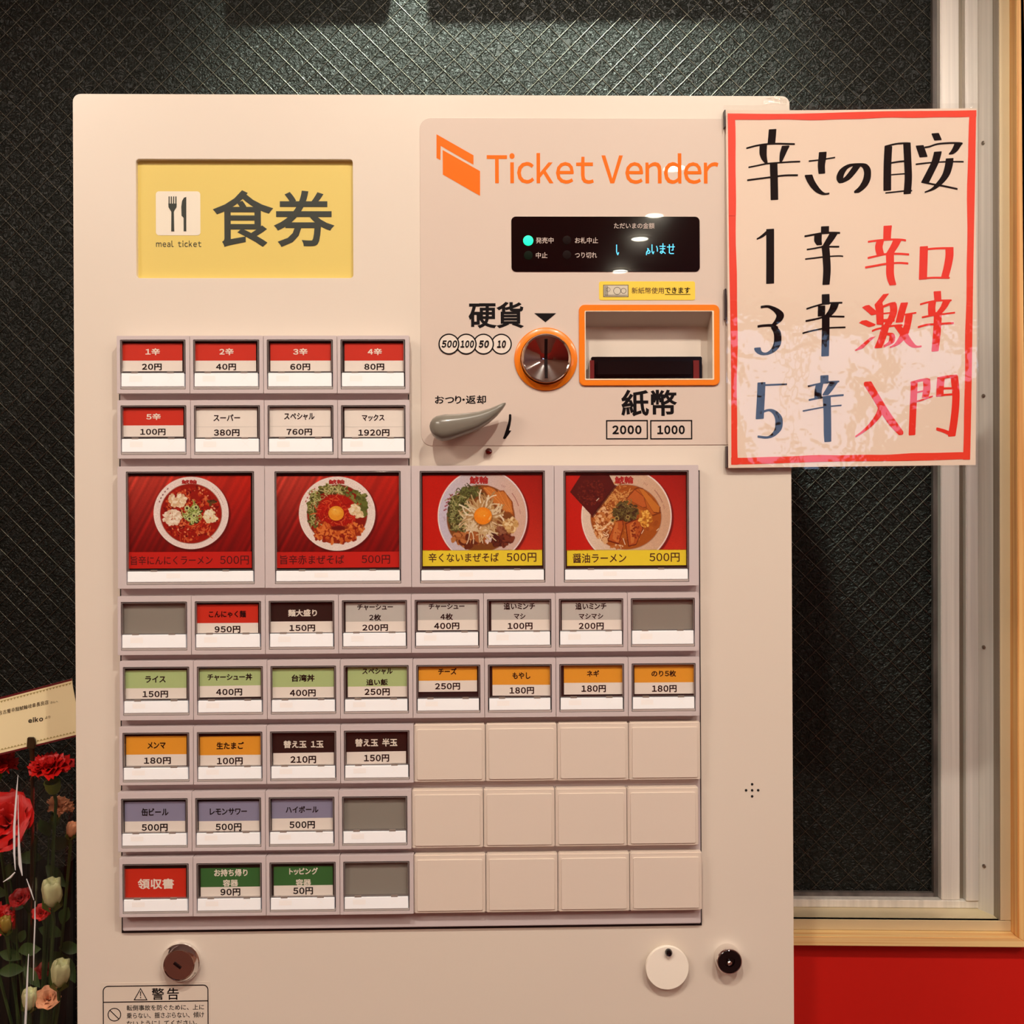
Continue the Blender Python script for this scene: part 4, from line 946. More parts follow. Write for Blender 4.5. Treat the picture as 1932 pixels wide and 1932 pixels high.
c.clump(1340, 820, 100, 100, 90, 20, [(224, 190, 130), (206, 164, 100), (240, 216, 166), (184, 136, 78)])
for px, py in ((385, 590), (400, 532), (420, 480), (445, 430), (478, 378)): c.line([(px - 14, py + 8), (px + 14, py - 8)], 22, (140, 40, 52), .75); c.line([(px - 8, py - 8), (px + 8, py + 8)], 5, (214, 200, 214), .7)
rim_marks(c, 930, 690, 545, 323, 343, 9, (140, 70, 60), 18)
for x, y in ((1215, 240), (1235, 250), (1255, 260), (1470, 605), (1476, 625), (1482, 645), (370, 695), (374, 715), (378, 738), (530, 322), (548, 308), (566, 294)): c.line([(x - 6, y + 10), (x + 6, y - 10)], 4, (120, 50, 50), .8)
c.speck(.04)
big_button(2, 'large button with photo of noodles, bean sprouts and yolk on yellow caption', c, YEL, BRINK, [('辛くないまぜそば', (808.6, 1043, 941.2, 1060.6)), ('500円', (955.8, 1043, 1012, 1060))], (797.5, 1037.5, 1023, 1067.5), (740, 103, 1018, 218))
# 4: soy ramen
c = Cv(1060, 885, 62, 90, 1812, 1184); red_bg(c)
bowl(c, 942, 690, 660, 690, (234, 214, 194), (212, 170, 138), 935, 700, 512, 468, (170, 88, 24))
c.clump(940, 700, 440, 400, 130, 30, [(180, 96, 30), (160, 78, 20), (192, 112, 44)]); c.speck(.03)
c.curls(740, 420, 230, 150, 110, 150, 10, [(214, 148, 80), (226, 170, 100), (150, 74, 20)], 1.2); c.curls(640, 600, 150, 90, 50, 110, 10, [(226, 170, 100), (150, 74, 20)], 1.5)
c.clump(590, 790, 140, 230, 130, 20, [(222, 160, 100), (196, 120, 60), (236, 190, 140), (150, 76, 24)]); c.curls(600, 850, 110, 170, 14, 80, 9, [(250, 226, 180)], 2)
c.poly([(275, 90), (695, 90), (780, 250), (445, 688), (120, 330)], (78, 14, 8)); c.clump(430, 330, 210, 190, 160, 12, [(96, 26, 14), (66, 10, 6), (110, 36, 20)]); c.line([(445, 688), (780, 250)], 40, (44, 6, 6), .6)
for pts, col in (([(1050, 290), (1110, 260), (1450, 640), (1330, 690), (1210, 540)], (190, 100, 34)), ([(930, 430), (1060, 290), (1200, 400), (1240, 560), (1190, 570)], (196, 100, 42)), ([(1100, 260), (1180, 280), (1440, 560), (1430, 650), (1340, 640)], (204, 122, 44))):
    c.poly(pts, (128, 56, 16)); mx = sum(p[0] for p in pts) / len(pts); my = sum(p[1] for p in pts) / len(pts); c.poly([((x - mx) * .9 + mx, (y - my) * .9 + my) for x, y in pts], col)
c.clump(930, 620, 180, 140, 110, 26, [(62, 52, 20), (80, 70, 28), (44, 34, 12), (96, 88, 40)]); c.curls(930, 620, 170, 130, 60, 70, 11, [(100, 94, 46), (50, 40, 16), (130, 120, 66)], 3)
for x, y, r in ((960, 700, 30), (800, 720, 34), (740, 745, 30)): c.ell(x, y, r, r, (170, 150, 84)); c.ell(x, y, r * .6, r * .6, (70, 50, 18))
for pts in ([(800, 745), (890, 745), (900, 830), (830, 1100), (660, 1050), (740, 850)], [(920, 790), (1120, 715), (1190, 860), (1080, 1110), (965, 1135)]):
    c.poly(pts, (110, 36, 10)); mx = sum(p[0] for p in pts) / len(pts); my = sum(p[1] for p in pts) / len(pts)
    c.poly([((x - mx) * .88 + mx, (y - my) * .9 + my) for x, y in pts], (186, 90, 34)); c.poly([((x - mx) * .34 + mx - 20, (y - my) * .8 + my) for x, y in pts], (214, 130, 62), .8)
c.clump(820, 960, 60, 90, 16, 14, [(150, 60, 22), (206, 120, 60)]); c.clump(1060, 900, 70, 110, 20, 14, [(150, 60, 22), (130, 46, 14)])
c.clump(1215, 720, 90, 115, 100, 18, [(232, 168, 66), (214, 144, 46), (246, 196, 96), (180, 104, 30)])
for pts in ([(540, 880), (600, 880), (640, 840)], [(600, 940), (640, 970), (680, 950)], [(1160, 940), (1190, 890)], [(890, 1010), (920, 1100)], [(505, 460), (540, 425)], [(1380, 900), (1410, 870)]): c.line(pts, 9, (252, 236, 210))
c.clump(800, 1130, 110, 24, 24, 14, [(226, 190, 150), (190, 110, 50)]); c.clump(620, 1040, 36, 36, 16, 16, [(226, 180, 130)])
rim_marks(c, 942, 690, 560, 318, 338, 9, (140, 80, 66), 18)
for x, y in ((1200, 210), (1222, 220), (1244, 230), (1480, 530), (1488, 552), (1495, 572)): c.line([(x - 6, y + 10), (x + 6, y - 10)], 4, (120, 50, 50), .8)
c.speck(.03)
big_button(3, 'large button with photo of soy ramen, seaweed and pork on yellow caption', c, YEL, BRINK, [('醤油ラーメン', (1080.6, 1044, 1181.6, 1062)), ('500円', (1225.2, 1043, 1282.2, 1060))], (1069.8, 1036.8, 1294.5, 1067), (770, 103, 1048, 216))

# ================================================================== HAND-WRITTEN SIGN
sign = empty('handwritten_sign', mw=MM); sign.location = MM @ Vector((0, 0, 0))
tag(sign, 'laminated sheet with red border and black and red brush writing, beside the machine panel', 'sign')
YSG = -.0045
def SQ(u, v, q):       # bilinear in photo px
    (ax, ay), (bx, by), (cx_, cy_), (dx_, dy_) = q   # TL TR BR BL
    return ((1 - u) * (1 - v) * ax + u * (1 - v) * bx + u * v * cx_ + (1 - u) * v * dx_, (1 - u) * (1 - v) * ay + u * (1 - v) * by + u * v * cy_ + (1 - u) * v * dy_)
def curl(x, z):        # the sheet is not quite flat
    return .0012 * math.sin((x * 23 + z * 9)) + .0008 * math.sin(z * 31 + x * 7)
def sheetmesh(name, q, y, m, parent, nx_=28, ny_=40):
    mb = MB()
    for j in range(ny_ + 1):
        for i in range(nx_ + 1):
            x, z = M(*SQ(i / nx_, j / ny_, q), y); mb.v.append((x, y + curl(x, z), z))
    mb.f = [(j * (nx_ + 1) + i, (j + 1) * (nx_ + 1) + i, (j + 1) * (nx_ + 1) + i + 1, j * (nx_ + 1) + i + 1) for j in range(ny_) for i in range(nx_)]; mb.m = [0] * len(mb.f)
    return mb.build(name, m, parent, fix=False, smooth=180)
PQ = [(1370, 207), (1840.5, 206), (1843, 877), (1373.5, 883)]
paper = sheetmesh('paper', PQ, YSG, mat('sign_paper', rgb(238, 216, 198), .6), sign)
sheetmesh('laminate', [(1366, 198), (1846, 196.5), (1846.5, 881), (1371, 887)], YSG - .0006, clear('laminate_film', (.985, .985, .98, 1), .04, 1.5, bump=(17, .5, .0030, 4), gmul=1.1), sign)
SINK = mat('marker_black', rgb(14, 7, 9), .6, spec=.1); SRED = mat('marker_red', rgb(236, 44, 24), .5); SBOR = mat('marker_border', rgb(240, 62, 36), .5)
def hull(pts):
    pts = sorted(set((round(p[0], 4), round(p[1], 4)) for p in pts))
    def half(ps):
        h = []
        for p in ps:
            while len(h) > 1 and (h[-1][0] - h[-2][0]) * (p[1] - h[-2][1]) - (h[-1][1] - h[-2][1]) * (p[0] - h[-2][0]) <= 0: h.pop()
            h.append(p)
        return h
    a = half(pts); b_ = half(pts[::-1]); return a[:-1] + b_[:-1]
CNT = [0]
def sgpoly(mb, pts, mi=0):
    CNT[0] += 1; lift = .00010 + .000004 * (CNT[0] % 45)
    q = [M(x, y, YSG) for x, y in pts]
    mb.add([(x, YSG + curl(x, z) - lift, z) for x, z in q], [list(range(len(q)))])
def dense(pts, ns, T):
    if not hasattr(ns, '__len__'): ns = [ns] * len(pts)
    if len(pts) < 3: return pts, ns
    out = []; on = []
    for i in range(len(pts) - 1):
        p0, p1, p2, p3 = pts[max(i - 1, 0)], pts[i], pts[i + 1], pts[min(i + 2, len(pts) - 1)]
        for s_ in range(4):
            t = s_ / 4
            out.append(tuple(.5 * (2 * p1[d] + (p2[d] - p0[d]) * t + (2 * p0[d] - 5 * p1[d] + 4 * p2[d] - p3[d]) * t * t + (3 * p1[d] - p0[d] - 3 * p2[d] + p3[d]) * t ** 3) for d in (0, 1)))
            on.append(ns[i] * (1 - t) + ns[i + 1] * t)
    out.append(pts[-1]); on.append(ns[-1]); return out, on
def brush(mb, pts, ns, T, conv):
    pts, ns = dense(pts, ns, T)
    def nib(p, n):
        h = n / 2; t = T / 2; k = .06
        h = max(h, t * .5)
        c = min(t, h) * .5
        return [(p[0] - h + c, p[1] - t + k * h), (p[0] + h - c, p[1] - t - k * h), (p[0] + h, p[1] - t + c - k * h), (p[0] + h, p[1] + t - c - k * h), (p[0] + h - c, p[1] + t - k * h), (p[0] - h + c, p[1] + t + k * h), (p[0] - h, p[1] + t - c + k * h), (p[0] - h, p[1] - t + c + k * h)]
    for i in range(len(pts) - 1):
        sgpoly(mb, [conv(*p) for p in hull(nib(pts[i], ns[i]) + nib(pts[i + 1], ns[i + 1]))][::-1])
def cvn(ox, oy, k): return lambda x, y: (ox + x / k, oy + y / k)
s1, s2 = cvn(1390, 220, 7.728), cvn(1580, 220, 7.728)
s3, s4, s5, s6, s7, s8 = (cvn(a, b_, 8.782) for a, b_ in ((1400, 400), (1600, 400), (1400, 540), (1600, 540), (1400, 690), (1600, 690)))
h = 12
CHARS = [
 (SINK, s1, [([(530, 185), (522, 285), (512, 385)], 112, 24), ([(150, 455), (300, 415), (450, 392), (600, 385), (850, 390)], h, 26), ([(395, 400), (390, 520), (405, 600), (435, 665)], [110, 108, 85, 40], 22),
   ([(720, 425), (680, 530), (650, 640)], [112, 90, 38], 24), ([(180, 735), (300, 710), (430, 682), (600, 665), (800, 650), (930, 645)], h, 24), ([(545, 670), (550, 900), (553, 1200)], 112, 24), ([(160, 925), (300, 905), (480, 880), (700, 850), (895, 845)], h, 26)]),
 (SINK, s1, [([(1065, 638), (1200, 622), (1350, 600), (1440, 585)], h, 22), ([(1265, 515), (1258, 600), (1245, 700), (1252, 810)], [114, 112, 105, 98], 24), ([(1058, 850), (1090, 930), (1145, 1015), (1205, 1080), (1280, 1118), (1355, 1112)], [112, 108, 104, 90, 50, 6], 26)]),
 (SINK, s1, [([(1770, 700), (1700, 800), (1620, 890), (1530, 940)], [100, 100, 95, 70], 40), ([(1530, 930), (1515, 870), (1560, 770), (1650, 705), (1770, 690), (1870, 705), (1915, 780), (1910, 890), (1870, 980), (1820, 1040), (1762, 1085)], [90, 100, 95, 60, 50, 90, 100, 104, 104, 96, 80], 40)]),
 (SINK, s2, [([(748, 440), (738, 700), (737, 1060)], 112, 24), ([(700, 432), (850, 396), (980, 386), (1060, 390)], h, 26), ([(1015, 398), (1032, 700), (1040, 900), (1025, 1110)], 106, 26), ([(800, 668), (900, 652), (985, 645)], h, 24), ([(800, 840), (985, 828)], h, 20), ([(715, 1105), (850, 1092), (980, 1078), (1090, 1075)], h, 22)]),
 (SINK, s2, [([(1420, 255), (1460, 342)], 106, 18), ([(1200, 428), (1255, 582)], [112, 114], 18), ([(1275, 450), (1340, 440), (1450, 405), (1600, 392), (1750, 392), (1810, 400)], h, 26), ([(1755, 402), (1700, 500), (1650, 545)], [112, 92, 60], 22),
   ([(1460, 522), (1430, 650), (1370, 780), (1285, 950)], [112, 110, 112, 116], 20), ([(1240, 950), (1400, 985), (1550, 1012), (1745, 1055)], h, 26), ([(1632, 620), (1620, 720), (1580, 850), (1500, 960), (1400, 1050), (1282, 1098)], [112, 112, 108, 100, 64, 8], 20), ([(1150, 692), (1350, 672), (1600, 660), (1830, 662)], h, 22)]),
 (SINK, s3, [([(465, 292), (462, 700), (458, 1183)], 132, 22), ([(245, 452), (330, 405), (430, 320)], [14, 60, 60], 26)]),
 (SINK, s3, [([(1383, 240), (1380, 350)], 134, 22), ([(1045, 400), (1200, 370), (1350, 345), (1500, 337), (1625, 340)], h, 32), ([(1265, 380), (1262, 470), (1285, 535)], [126, 126, 90], 26), ([(1520, 360), (1465, 450), (1400, 545)], [136, 130, 110], 22), ([(1080, 622), (1200, 602), (1350, 575), (1610, 570)], h, 28), ([(1385, 560), (1400, 750), (1408, 970), (1390, 1195)], [128, 128, 126, 118], 22), ([(1050, 780), (1200, 762), (1400, 737), (1600, 725), (1675, 730)], h, 24)]),
 (SRED, s4, [([(668, 230), (660, 330), (655, 445)], [138, 130, 126], 26), ([(345, 487), (500, 465), (700, 450), (880, 452), (960, 465)], h, 32), ([(540, 480), (518, 580), (540, 690)], 124, 26), ([(820, 470), (770, 570), (705, 675)], [138, 132, 124], 24), ([(340, 757), (480, 725), (640, 692), (850, 688), (1010, 700)], h, 34), ([(700, 690), (703, 850), (700, 1000), (715, 1110), (745, 1200)], [134, 130, 130, 124, 112], 24), ([(295, 915), (450, 888), (640, 855), (850, 840), (995, 850)], h, 34)]),
 (SRED, s4, [([(1262, 577), (1255, 800), (1243, 1105)], 134, 26), ([(1330, 612), (1500, 600), (1740, 598)], h, 34), ([(1680, 600), (1680, 730), (1650, 900), (1600, 1090)], [134, 132, 128, 124], 26), ([(1185, 1105), (1400, 1088), (1675, 1092)], h, 30)]),
 (SINK, s5, [([(310, 352), (420, 342), (520, 380), (600, 440), (625, 500), (590, 575), (520, 640)], [12, 40, 90, 120, 126, 112, 60], 40), ([(258, 672), (340, 660), (480, 655), (540, 690)], [10, 14, 60, 100], 40), ([(520, 690), (570, 760), (585, 860), (572, 970), (515, 1060), (420, 1118), (330, 1122), (270, 1085), (250, 1040)], [90, 115, 122, 120, 100, 60, 60, 90, 110], 40)]),
 (SINK, s5, [([(1383, 145), (1385, 295)], 130, 24), ([(1068, 378), (1200, 335), (1400, 285), (1655, 273)], h, 28), ([(1315, 335), (1312, 490)], 122, 22), ([(1535, 295), (1500, 390), (1430, 480)], [136, 126, 110], 22), ([(1055, 580), (1250, 540), (1400, 505), (1690, 505)], h, 30), ([(1385, 490), (1383, 800), (1375, 1150)], 128, 24), ([(1002, 782), (1150, 742), (1400, 695), (1708, 682)], h, 26)]),
 (SRED, s6, [([(745, 292), (758, 400), (725, 520), (650, 650)], 118, 24), ([(590, 335), (700, 292), (780, 278)], h, 40), ([(590, 452), (700, 440)], h, 26), ([(500, 580), (620, 570), (760, 560)], h, 56), ([(405, 740), (480, 710), (650, 672), (780, 652), (900, 645)], h, 32), ([(625, 650), (570, 850), (505, 1010)], [130, 126, 128], 26),
   ([(640, 790), (720, 800), (735, 860), (710, 930), (600, 992)], [70, 80, 100, 90, 10], 40), ([(935, 280), (890, 430), (850, 590)], 120, 22), ([(870, 480), (1000, 460), (1125, 440)], h, 28), ([(1010, 480), (985, 640), (930, 800), (820, 950), (700, 1010)], [120, 112, 130, 84, 10], 24), ([(820, 655), (930, 800), (1020, 930), (1110, 1000), (1215, 995)], [100, 124, 118, 80, 8], 30)]),
 (SRED, s6, [([(1478, 95), (1487, 225)], [122, 114], 26), ([(1200, 300), (1330, 265), (1480, 240), (1705, 235)], h, 30), ([(1395, 260), (1385, 360), (1390, 470)], 122, 24), ([(1630, 250), (1580, 350), (1505, 445)], [126, 112, 100], 22), ([(1230, 515), (1400, 482), (1600, 460), (1762, 440)], h, 30), ([(1487, 440), (1480, 640), (1465, 850), (1443, 1068)], [132, 130, 125, 116], 24), ([(1165, 678), (1300, 640), (1450, 630), (1740, 612)], h, 34)]),
 (SINK, s7, [([(318, 290), (310, 500), (290, 870)], 132, 26), ([(380, 322), (550, 315), (735, 308)], h, 28), ([(345, 765), (450, 735), (540, 775), (600, 860), (610, 960), (590, 1060), (510, 1150), (410, 1190), (262, 1175)], [12, 50, 90, 118, 126, 112, 84, 40, 10], 36)]),
 (SINK, s7, [([(1365, 170), (1365, 285)], 136, 24), ([(1095, 340), (1250, 305), (1400, 272), (1608, 260)], h, 28), ([(1285, 310), (1262, 420), (1260, 530)], 122, 22), ([(1520, 280), (1450, 390), (1385, 480)], [136, 122, 100], 22), ([(1112, 568), (1300, 530), (1500, 500), (1680, 485)], h, 30), ([(1405, 525), (1415, 800), (1418, 1100), (1422, 1250)], [132, 126, 126, 114], 22), ([(1010, 750), (1200, 715), (1400, 680), (1648, 655)], h, 24)]),
 (SRED, s8, [([(335, 295), (480, 530), (620, 760), (760, 960), (885, 1110)], [134, 120, 128, 128, 90], 70), ([(565, 670), (525, 800), (400, 960), (260, 1085), (133, 1170)], [110, 110, 84, 50, 6], 28)]),
 (SRED, s8, [([(1105, 285), (1095, 600), (1075, 1130)], 112, 40), ([(1055, 282), (1200, 242), (1330, 222)], h, 44), ([(1310, 235), (1315, 380), (1290, 510)], [116, 120, 110], 36), ([(1150, 440), (1260, 415)], h, 28), ([(1100, 600), (1250, 560), (1410, 503)], [h, h, 4], 26)]),
 (SRED, s8, [([(1545, 220), (1535, 350), (1530, 490)], 122, 36), ([(1495, 212), (1650, 182), (1800, 170)], h, 46), ([(1765, 185), (1795, 450), (1790, 700), (1765, 950), (1735, 1150)], 122, 40), ([(1600, 375), (1720, 372)], h, 34), ([(1480, 498), (1600, 482), (1740, 472)], h, 34), ([(1700, 1120), (1600, 1078), (1490, 1045)], [70, 50, 6], 50)]),
]
bk, rd = MB(), MB()
for m_, cvf, sts_ in CHARS:
    for pts, ns, T in sts_: brush(bk if m_ is SINK else rd, pts, ns, T, cvf)
for q in ([(232, 350), (290, 320), (352, 310), (470, 410), (475, 465), (390, 482)], [(182, 607), (230, 570), (305, 560), (460, 630), (440, 655), (345, 678)], [(110, 1065), (270, 930), (360, 855), (465, 825), (390, 890), (290, 985), (245, 1030), (130, 1072)],
          [(585, 130), (683, 120), (570, 270), (590, 350), (440, 305)], [(440, 305), (590, 340), (590, 640), (475, 635), (462, 400)]):
    sgpoly(rd, [s6(*p) for p in q])
bk.build('black_brush_writing', SINK, sign, smooth=0, fix=True)
rd.build('red_brush_writing', SRED, sign, smooth=0, fix=True)
bd = MB()
def strip(outer, inner, n=24, wob=.8):
    rs = random.Random(5); prev = None
    for i in range(n + 1):
        t = i / n; a = (outer[0][0] + (outer[1][0] - outer[0][0]) * t, outer[0][1] + (outer[1][1] - outer[0][1]) * t); b_ = (inner[0][0] + (inner[1][0] - inner[0][0]) * t, inner[0][1] + (inner[1][1] - inner[0][1]) * t)
        w1_, w2_ = wob * math.sin(t * 9 + 1), wob * math.sin(t * 13) + wob * .6 * math.sin(t * 31)
        vert = abs(outer[0][0] - outer[1][0]) < abs(outer[0][1] - outer[1][1])
        a = (a[0] + w1_, a[1]) if vert else (a[0], a[1] + w1_); b_ = (b_[0] + w2_, b_[1]) if vert else (b_[0], b_[1] + w2_)
        if prev: sgpoly(bd, [prev[0], a, b_, prev[1]])
        prev = (a, b_)
strip([(1372.5, 215), (1380, 877)], [(1387, 214), (1391.5, 877)]); strip([(1379, 876), (1831, 866)], [(1379, 863.5), (1831, 853)]); strip([(1831.5, 867), (1840, 210)], [(1818.5, 867), (1827, 212)]); strip([(1840, 209), (1373, 214)], [(1840, 221.5), (1373, 226)])
bd.build('red_border', SBOR, sign, smooth=0)
DT = mat('dark_tape', rgb(46, 30, 34), .3)
for i, (a, b_, c_, d) in enumerate(((1366.5, 208, 1368.5, 240), (1367.5, 545, 1370, 602), (1370.5, 842, 1373, 882))):
    q = MR(a, b_, c_, d, YSG); MB().box(q[0], q[2], YSG - .001, 0.0, q[1], q[3]).build('mounting_strip', DT, sign)

# ================================================================== FLOWERS, CARD, WRAP
PRD = mat('petal_red', rgb(186, 10, 6), .5, noise=(40, .25, (1, 1, 1))); PDR = mat('petal_dark_red', rgb(150, 8, 10), .5); PPE = mat('petal_peach', rgb(232, 160, 118), .5, noise=(50, .15, (1, 1, 1)))
PWH = mat('petal_cream', rgb(214, 214, 160), .5, noise=(60, .15, (1, 1, 1))); LF = mat('leaf_green', rgb(46, 66, 28), .5, noise=(30, .3, (1, 1, 1))); CAL = mat('calyx_green', rgb(96, 116, 40), .5, noise=(40, .25, (1, 1, 1)))
YF0 = .12
POT = W(60, 2120, .14)
def frame_of(ax):
    ax = Vector(ax).normalized(); u = ax.cross(Vector((0, 1, .3))).normalized(); return ax, u, ax.cross(u)
def petal(name, root, c, ax, u, L, Wd, lean, ang, ruff, m, rs, cup=.3, rnd=0):
    """one petal: from the base c, heading between the axis and outwards"""
    A, U, V = ax; out = U * math.cos(ang) + V * math.sin(ang); side = A.cross(out)
    mb = MB(); nu, nv = 7, 6; ph = rs.uniform(0, 6)
    for j in range(nv + 1):
        t = j / nv; d = (A * math.cos(lean * t) + out * math.sin(lean * t)); ww = Wd * math.sin(min(1, t * 1.15 + .12) * PI * .52) * math.sqrt(max(.02, 1 - rnd * max(0, (t - .55) / .45) ** 2))
        base = c + (A * math.cos(lean * t * .6) + out * math.sin(lean * t * .6)) * (L * t)
        for i in range(nu + 1):
            s_ = i / nu * 2 - 1
            p = base + side * (ww * s_) - out * 0 + A * (cup * ww * s_ * s_) + (out * .7 + A * .5) * (ruff * t * t * math.sin(s_ * 7 + ph) ) + A * (ruff * .8 * t * t * math.sin(s_ * 15 + ph * 2)) - A * (.25 * L * s_ * s_ * t)
            mb.v.append(p)
    mb.f = [(j * (nu + 1) + i, j * (nu + 1) + i + 1, (j + 1) * (nu + 1) + i + 1, (j + 1) * (nu + 1) + i) for j in range(nv) for i in range(nu)]; mb.m = [0] * len(mb.f)
    return mb.build(name, m, root, fix=False, smooth=180)
def stem_to_pot(c, r=.0014):
    e = Vector((POT.x + (c.x - POT.x) * .25, POT.y + (c.y - POT.y) * .25, POT.z + .01)); mid = (c + e) / 2 + Vector((0, .006, 0))
    return [c - c, mid - c, e - c], r
def calyx(root, A, h, r, m=None):
    mb = MB(); ax, u, v = frame_of(A); prof = [(.3, -1.0), (.72, -.85), (.95, -.5), (1.0, 0.0), (1.08, .25), (.9, .3)]
    vs = []; n = 12
    for rr, hh in prof:
        for i in range(n): a = 2 * PI * i / n; vs.append(ax * (hh * h) + (u * math.cos(a) + v * math.sin(a)) * (rr * r))
    mb.add(vs, [(k * n + i, k * n + (i + 1) % n, (k + 1) * n + (i + 1) % n, (k + 1) * n + i) for k in range(len(prof) - 1) for i in range(n)] + [list(range(n))])
    return mb.build('calyx', m or CAL, root)
def flower(kind, px, py, Y, R, A, m, label, cat, seed, grp='flowers in the wrapped arrangement'):
    rs = random.Random(seed); c = W(px, py, Y); root = empty(kind, c); tag(root, label, cat, grp); s_ = R * (Y + .8) / F; fr_ = frame_of(A); Z0_ = Vector((0, 0, 0))
    if kind == 'carnation':
        for lay, (n, lean, L) in enumerate(((9, 1.45, 1.0), (8, 1.1, .95), (7, .75, .9), (6, .4, .82))):
            for i in range(n): petal('petal', root, Z0_, fr_, None, L * s_, s_ * .42, lean * rs.uniform(.85, 1.15), 2 * PI * i / n + lay * .4 + rs.uniform(-.2, .2), s_ * .10, m, rs, .2)
        calyx(root, A, s_ * .42, s_ * .30).location = fr_[0] * (-s_ * .28)
    elif kind == 'rose':
        for lay, (n, lean, L, wd__) in enumerate(((6, 1.25, 1.05, .80), (5, .85, .95, .72), (4, .5, .85, .6), (3, .25, .75, .45))):
            for i in range(n): petal('petal', root, Z0_, fr_, None, L * s_, s_ * wd__, lean * rs.uniform(.85, 1.1), 2 * PI * i / n + lay * .5 + rs.uniform(-.2, .2), s_ * .02, m, rs, .35, .93)
        calyx(root, A, s_ * .2, s_ * .2).location = fr_[0] * (-s_ * .12)
    else:      # bud: furled petals wrapped round one another
        ax, u, v = fr_; mb = MB(); n = 20; vs = []; prof = [(.25, 0), (.42, .25), (.5, .6), (.52, .95), (.5, 1.3), (.46, 1.55), (.34, 1.62), (.2, 1.45)]
        for k_, (rr, hh) in enumerate(prof):
            for i in range(n):
                a = 2 * PI * i / n; w_ = 1 + (.16 * math.sin(4 * a + hh * 2.2) + .07 * math.sin(9 * a + 1)) * min(1, hh)
                vs.append(ax * (hh * s_ + (.08 * s_ * math.sin(5 * a + 1) if k_ >= 4 else 0)) + (u * math.cos(a) + v * math.sin(a)) * (rr * w_ * s_))
        mb.add(vs, [(k_ * n + i, k_ * n + (i + 1) % n, (k_ + 1) * n + (i + 1) % n, (k_ + 1) * n + i) for k_ in range(len(prof) - 1) for i in range(n)] + [list(range(n)), [(len(prof) - 1) * n + i for i in range(n)]])
        mb.build('furled_petals', m, root, smooth=60)
        cb = MB()
        for i in range(5):
            a = 2 * PI * i / 5; o_ = u * math.cos(a) + v * math.sin(a); sd = ax.cross(o_)
            P0 = [o_ * s_ * .2 - ax * s_ * .35, o_ * s_ * .46 + sd * s_ * .3, o_ * s_ * .46 - sd * s_ * .3, o_ * s_ * .56 + ax * s_ * .55]
            cb.add(P0 + [p * .97 for p in P0], [(0, 1, 3), (0, 3, 2), (4, 7, 5), (4, 6, 7)])
        cb.build('calyx', CAL, root, smooth=50)
    pts, r = stem_to_pot(c); ax = fr_[0]
    MB().tube([Z0_ - ax * s_ * .3, Z0_ - ax * s_ * .9 + Vector((0, .002, -.004))] + pts[1:], [r * 1.4, r * 1.1, r, r], 6).build('stem', LF, root)
    return root
flower('carnation', 97, 1468, .07, 48, (0, -.35, 1), PRD, 'ruffled red carnation just under the message card, beside the machine', 'flower', 1)
flower('carnation', -8, 1455, .09, 42, (.35, -.3, 1), PRD, 'red carnation cut by the left edge, under the message card', 'flower', 2)
flower('rose', 32, 1560, .08, 74, (-.1, -.95, .5), PRD, 'big smooth red bloom behind the upper cellophane fold', 'flower', 3)
flower('carnation', 108, 1532, .10, 30, (.5, -.3, 1), PPE, 'peach carnation below the ruffled red one', 'flower', 4)
flower('bud', 133, 1578, .10, 18, (.25, -.2, 1), PPE, 'small peach bud against the machine side', 'flower bud', 5)
flower('bud', 99, 1708, .07, 34, (.12, -.3, 1), PWH, 'cream bud alone right of the cellophane fold, uppermost cream one', 'flower bud', 6)
flower('rose', 80, 1728, .085, 22, (.2, -.7, .8), PRD, 'small red bloom under the uppermost cream bud', 'flower', 7)
flower('rose', 44, 1702, .10, 26, (-.1, -.6, .8), PDR, 'dark red bloom left of the thin cellophane streak', 'flower', 8)
flower('bud', 12, 1758, .08, 20, (.1, -.3, 1), mat('bud_olive', rgb(150, 120, 44), .5), 'olive and orange bud near the left edge', 'flower bud', 9)
flower('carnation', -14, 1745, .09, 40, (.5, -.5, .8), PRD, 'red carnation cut by the left edge, the lower one', 'flower', 10)
flower('bud', 112, 1858, .07, 32, (.22, -.25, 1), PWH, 'cream bud with long green calyx, middle one by the machine', 'flower bud', 11)
flower('rose', 92, 1892, .08, 30, (.2, -.6, .8), PPE, 'peach bloom at the bottom beside the cream bud', 'flower', 12)
flower('bud', 55, 1902, .075, 26, (.2, -.3, 1), PWH, 'lowest cream bud, behind the yellow cellophane streak', 'flower bud', 13)
flower('rose', 86, 1838, .13, 22, (0, -.6, .8), PDR, 'dark maroon bloom in shade between the cream buds', 'flower', 14)
# foliage sprays
def leaf_spray(px, py, Y, leaves, label, seed):
    c = W(px, py, Y); root = empty('leafy_stem', c); tag(root, label, 'foliage', 'leafy stems in the wrapped arrangement'); rs = random.Random(seed); sc_ = (Y + .8) / F
    pts, r = stem_to_pot(c); MB().tube(pts, [.0008, .0013, .0015], 6).build('stem', LF, root)
    for (dx, dy, L, ang) in leaves:
        b0 = Vector((dx * sc_, rs.uniform(-.006, .002), -dy * sc_)); d = Vector((math.cos(ang), -.15, math.sin(ang))); n_ = Vector((0, -1, .2)); sd = d.cross(n_).normalized(); L *= sc_
        mb = MB()
        for j in range(7):
            t = j / 6; w_ = L * .26 * math.sin(PI * min(1, t * .94 + .04)); p = b0 + d * (L * t) + Vector((0, 0, -L * .18 * t * t))
            mb.v += [p - sd * w_ + n_ * w_ * .25, p, p + sd * w_ + n_ * w_ * .25]
        mb.f = [(j * 3 + i, j * 3 + i + 1, (j + 1) * 3 + i + 1, (j + 1) * 3 + i) for j in range(6) for i in (0, 1)]; mb.m = [0] * len(mb.f)
        mb.build('leaf', LF, root, fix=False, smooth=180)
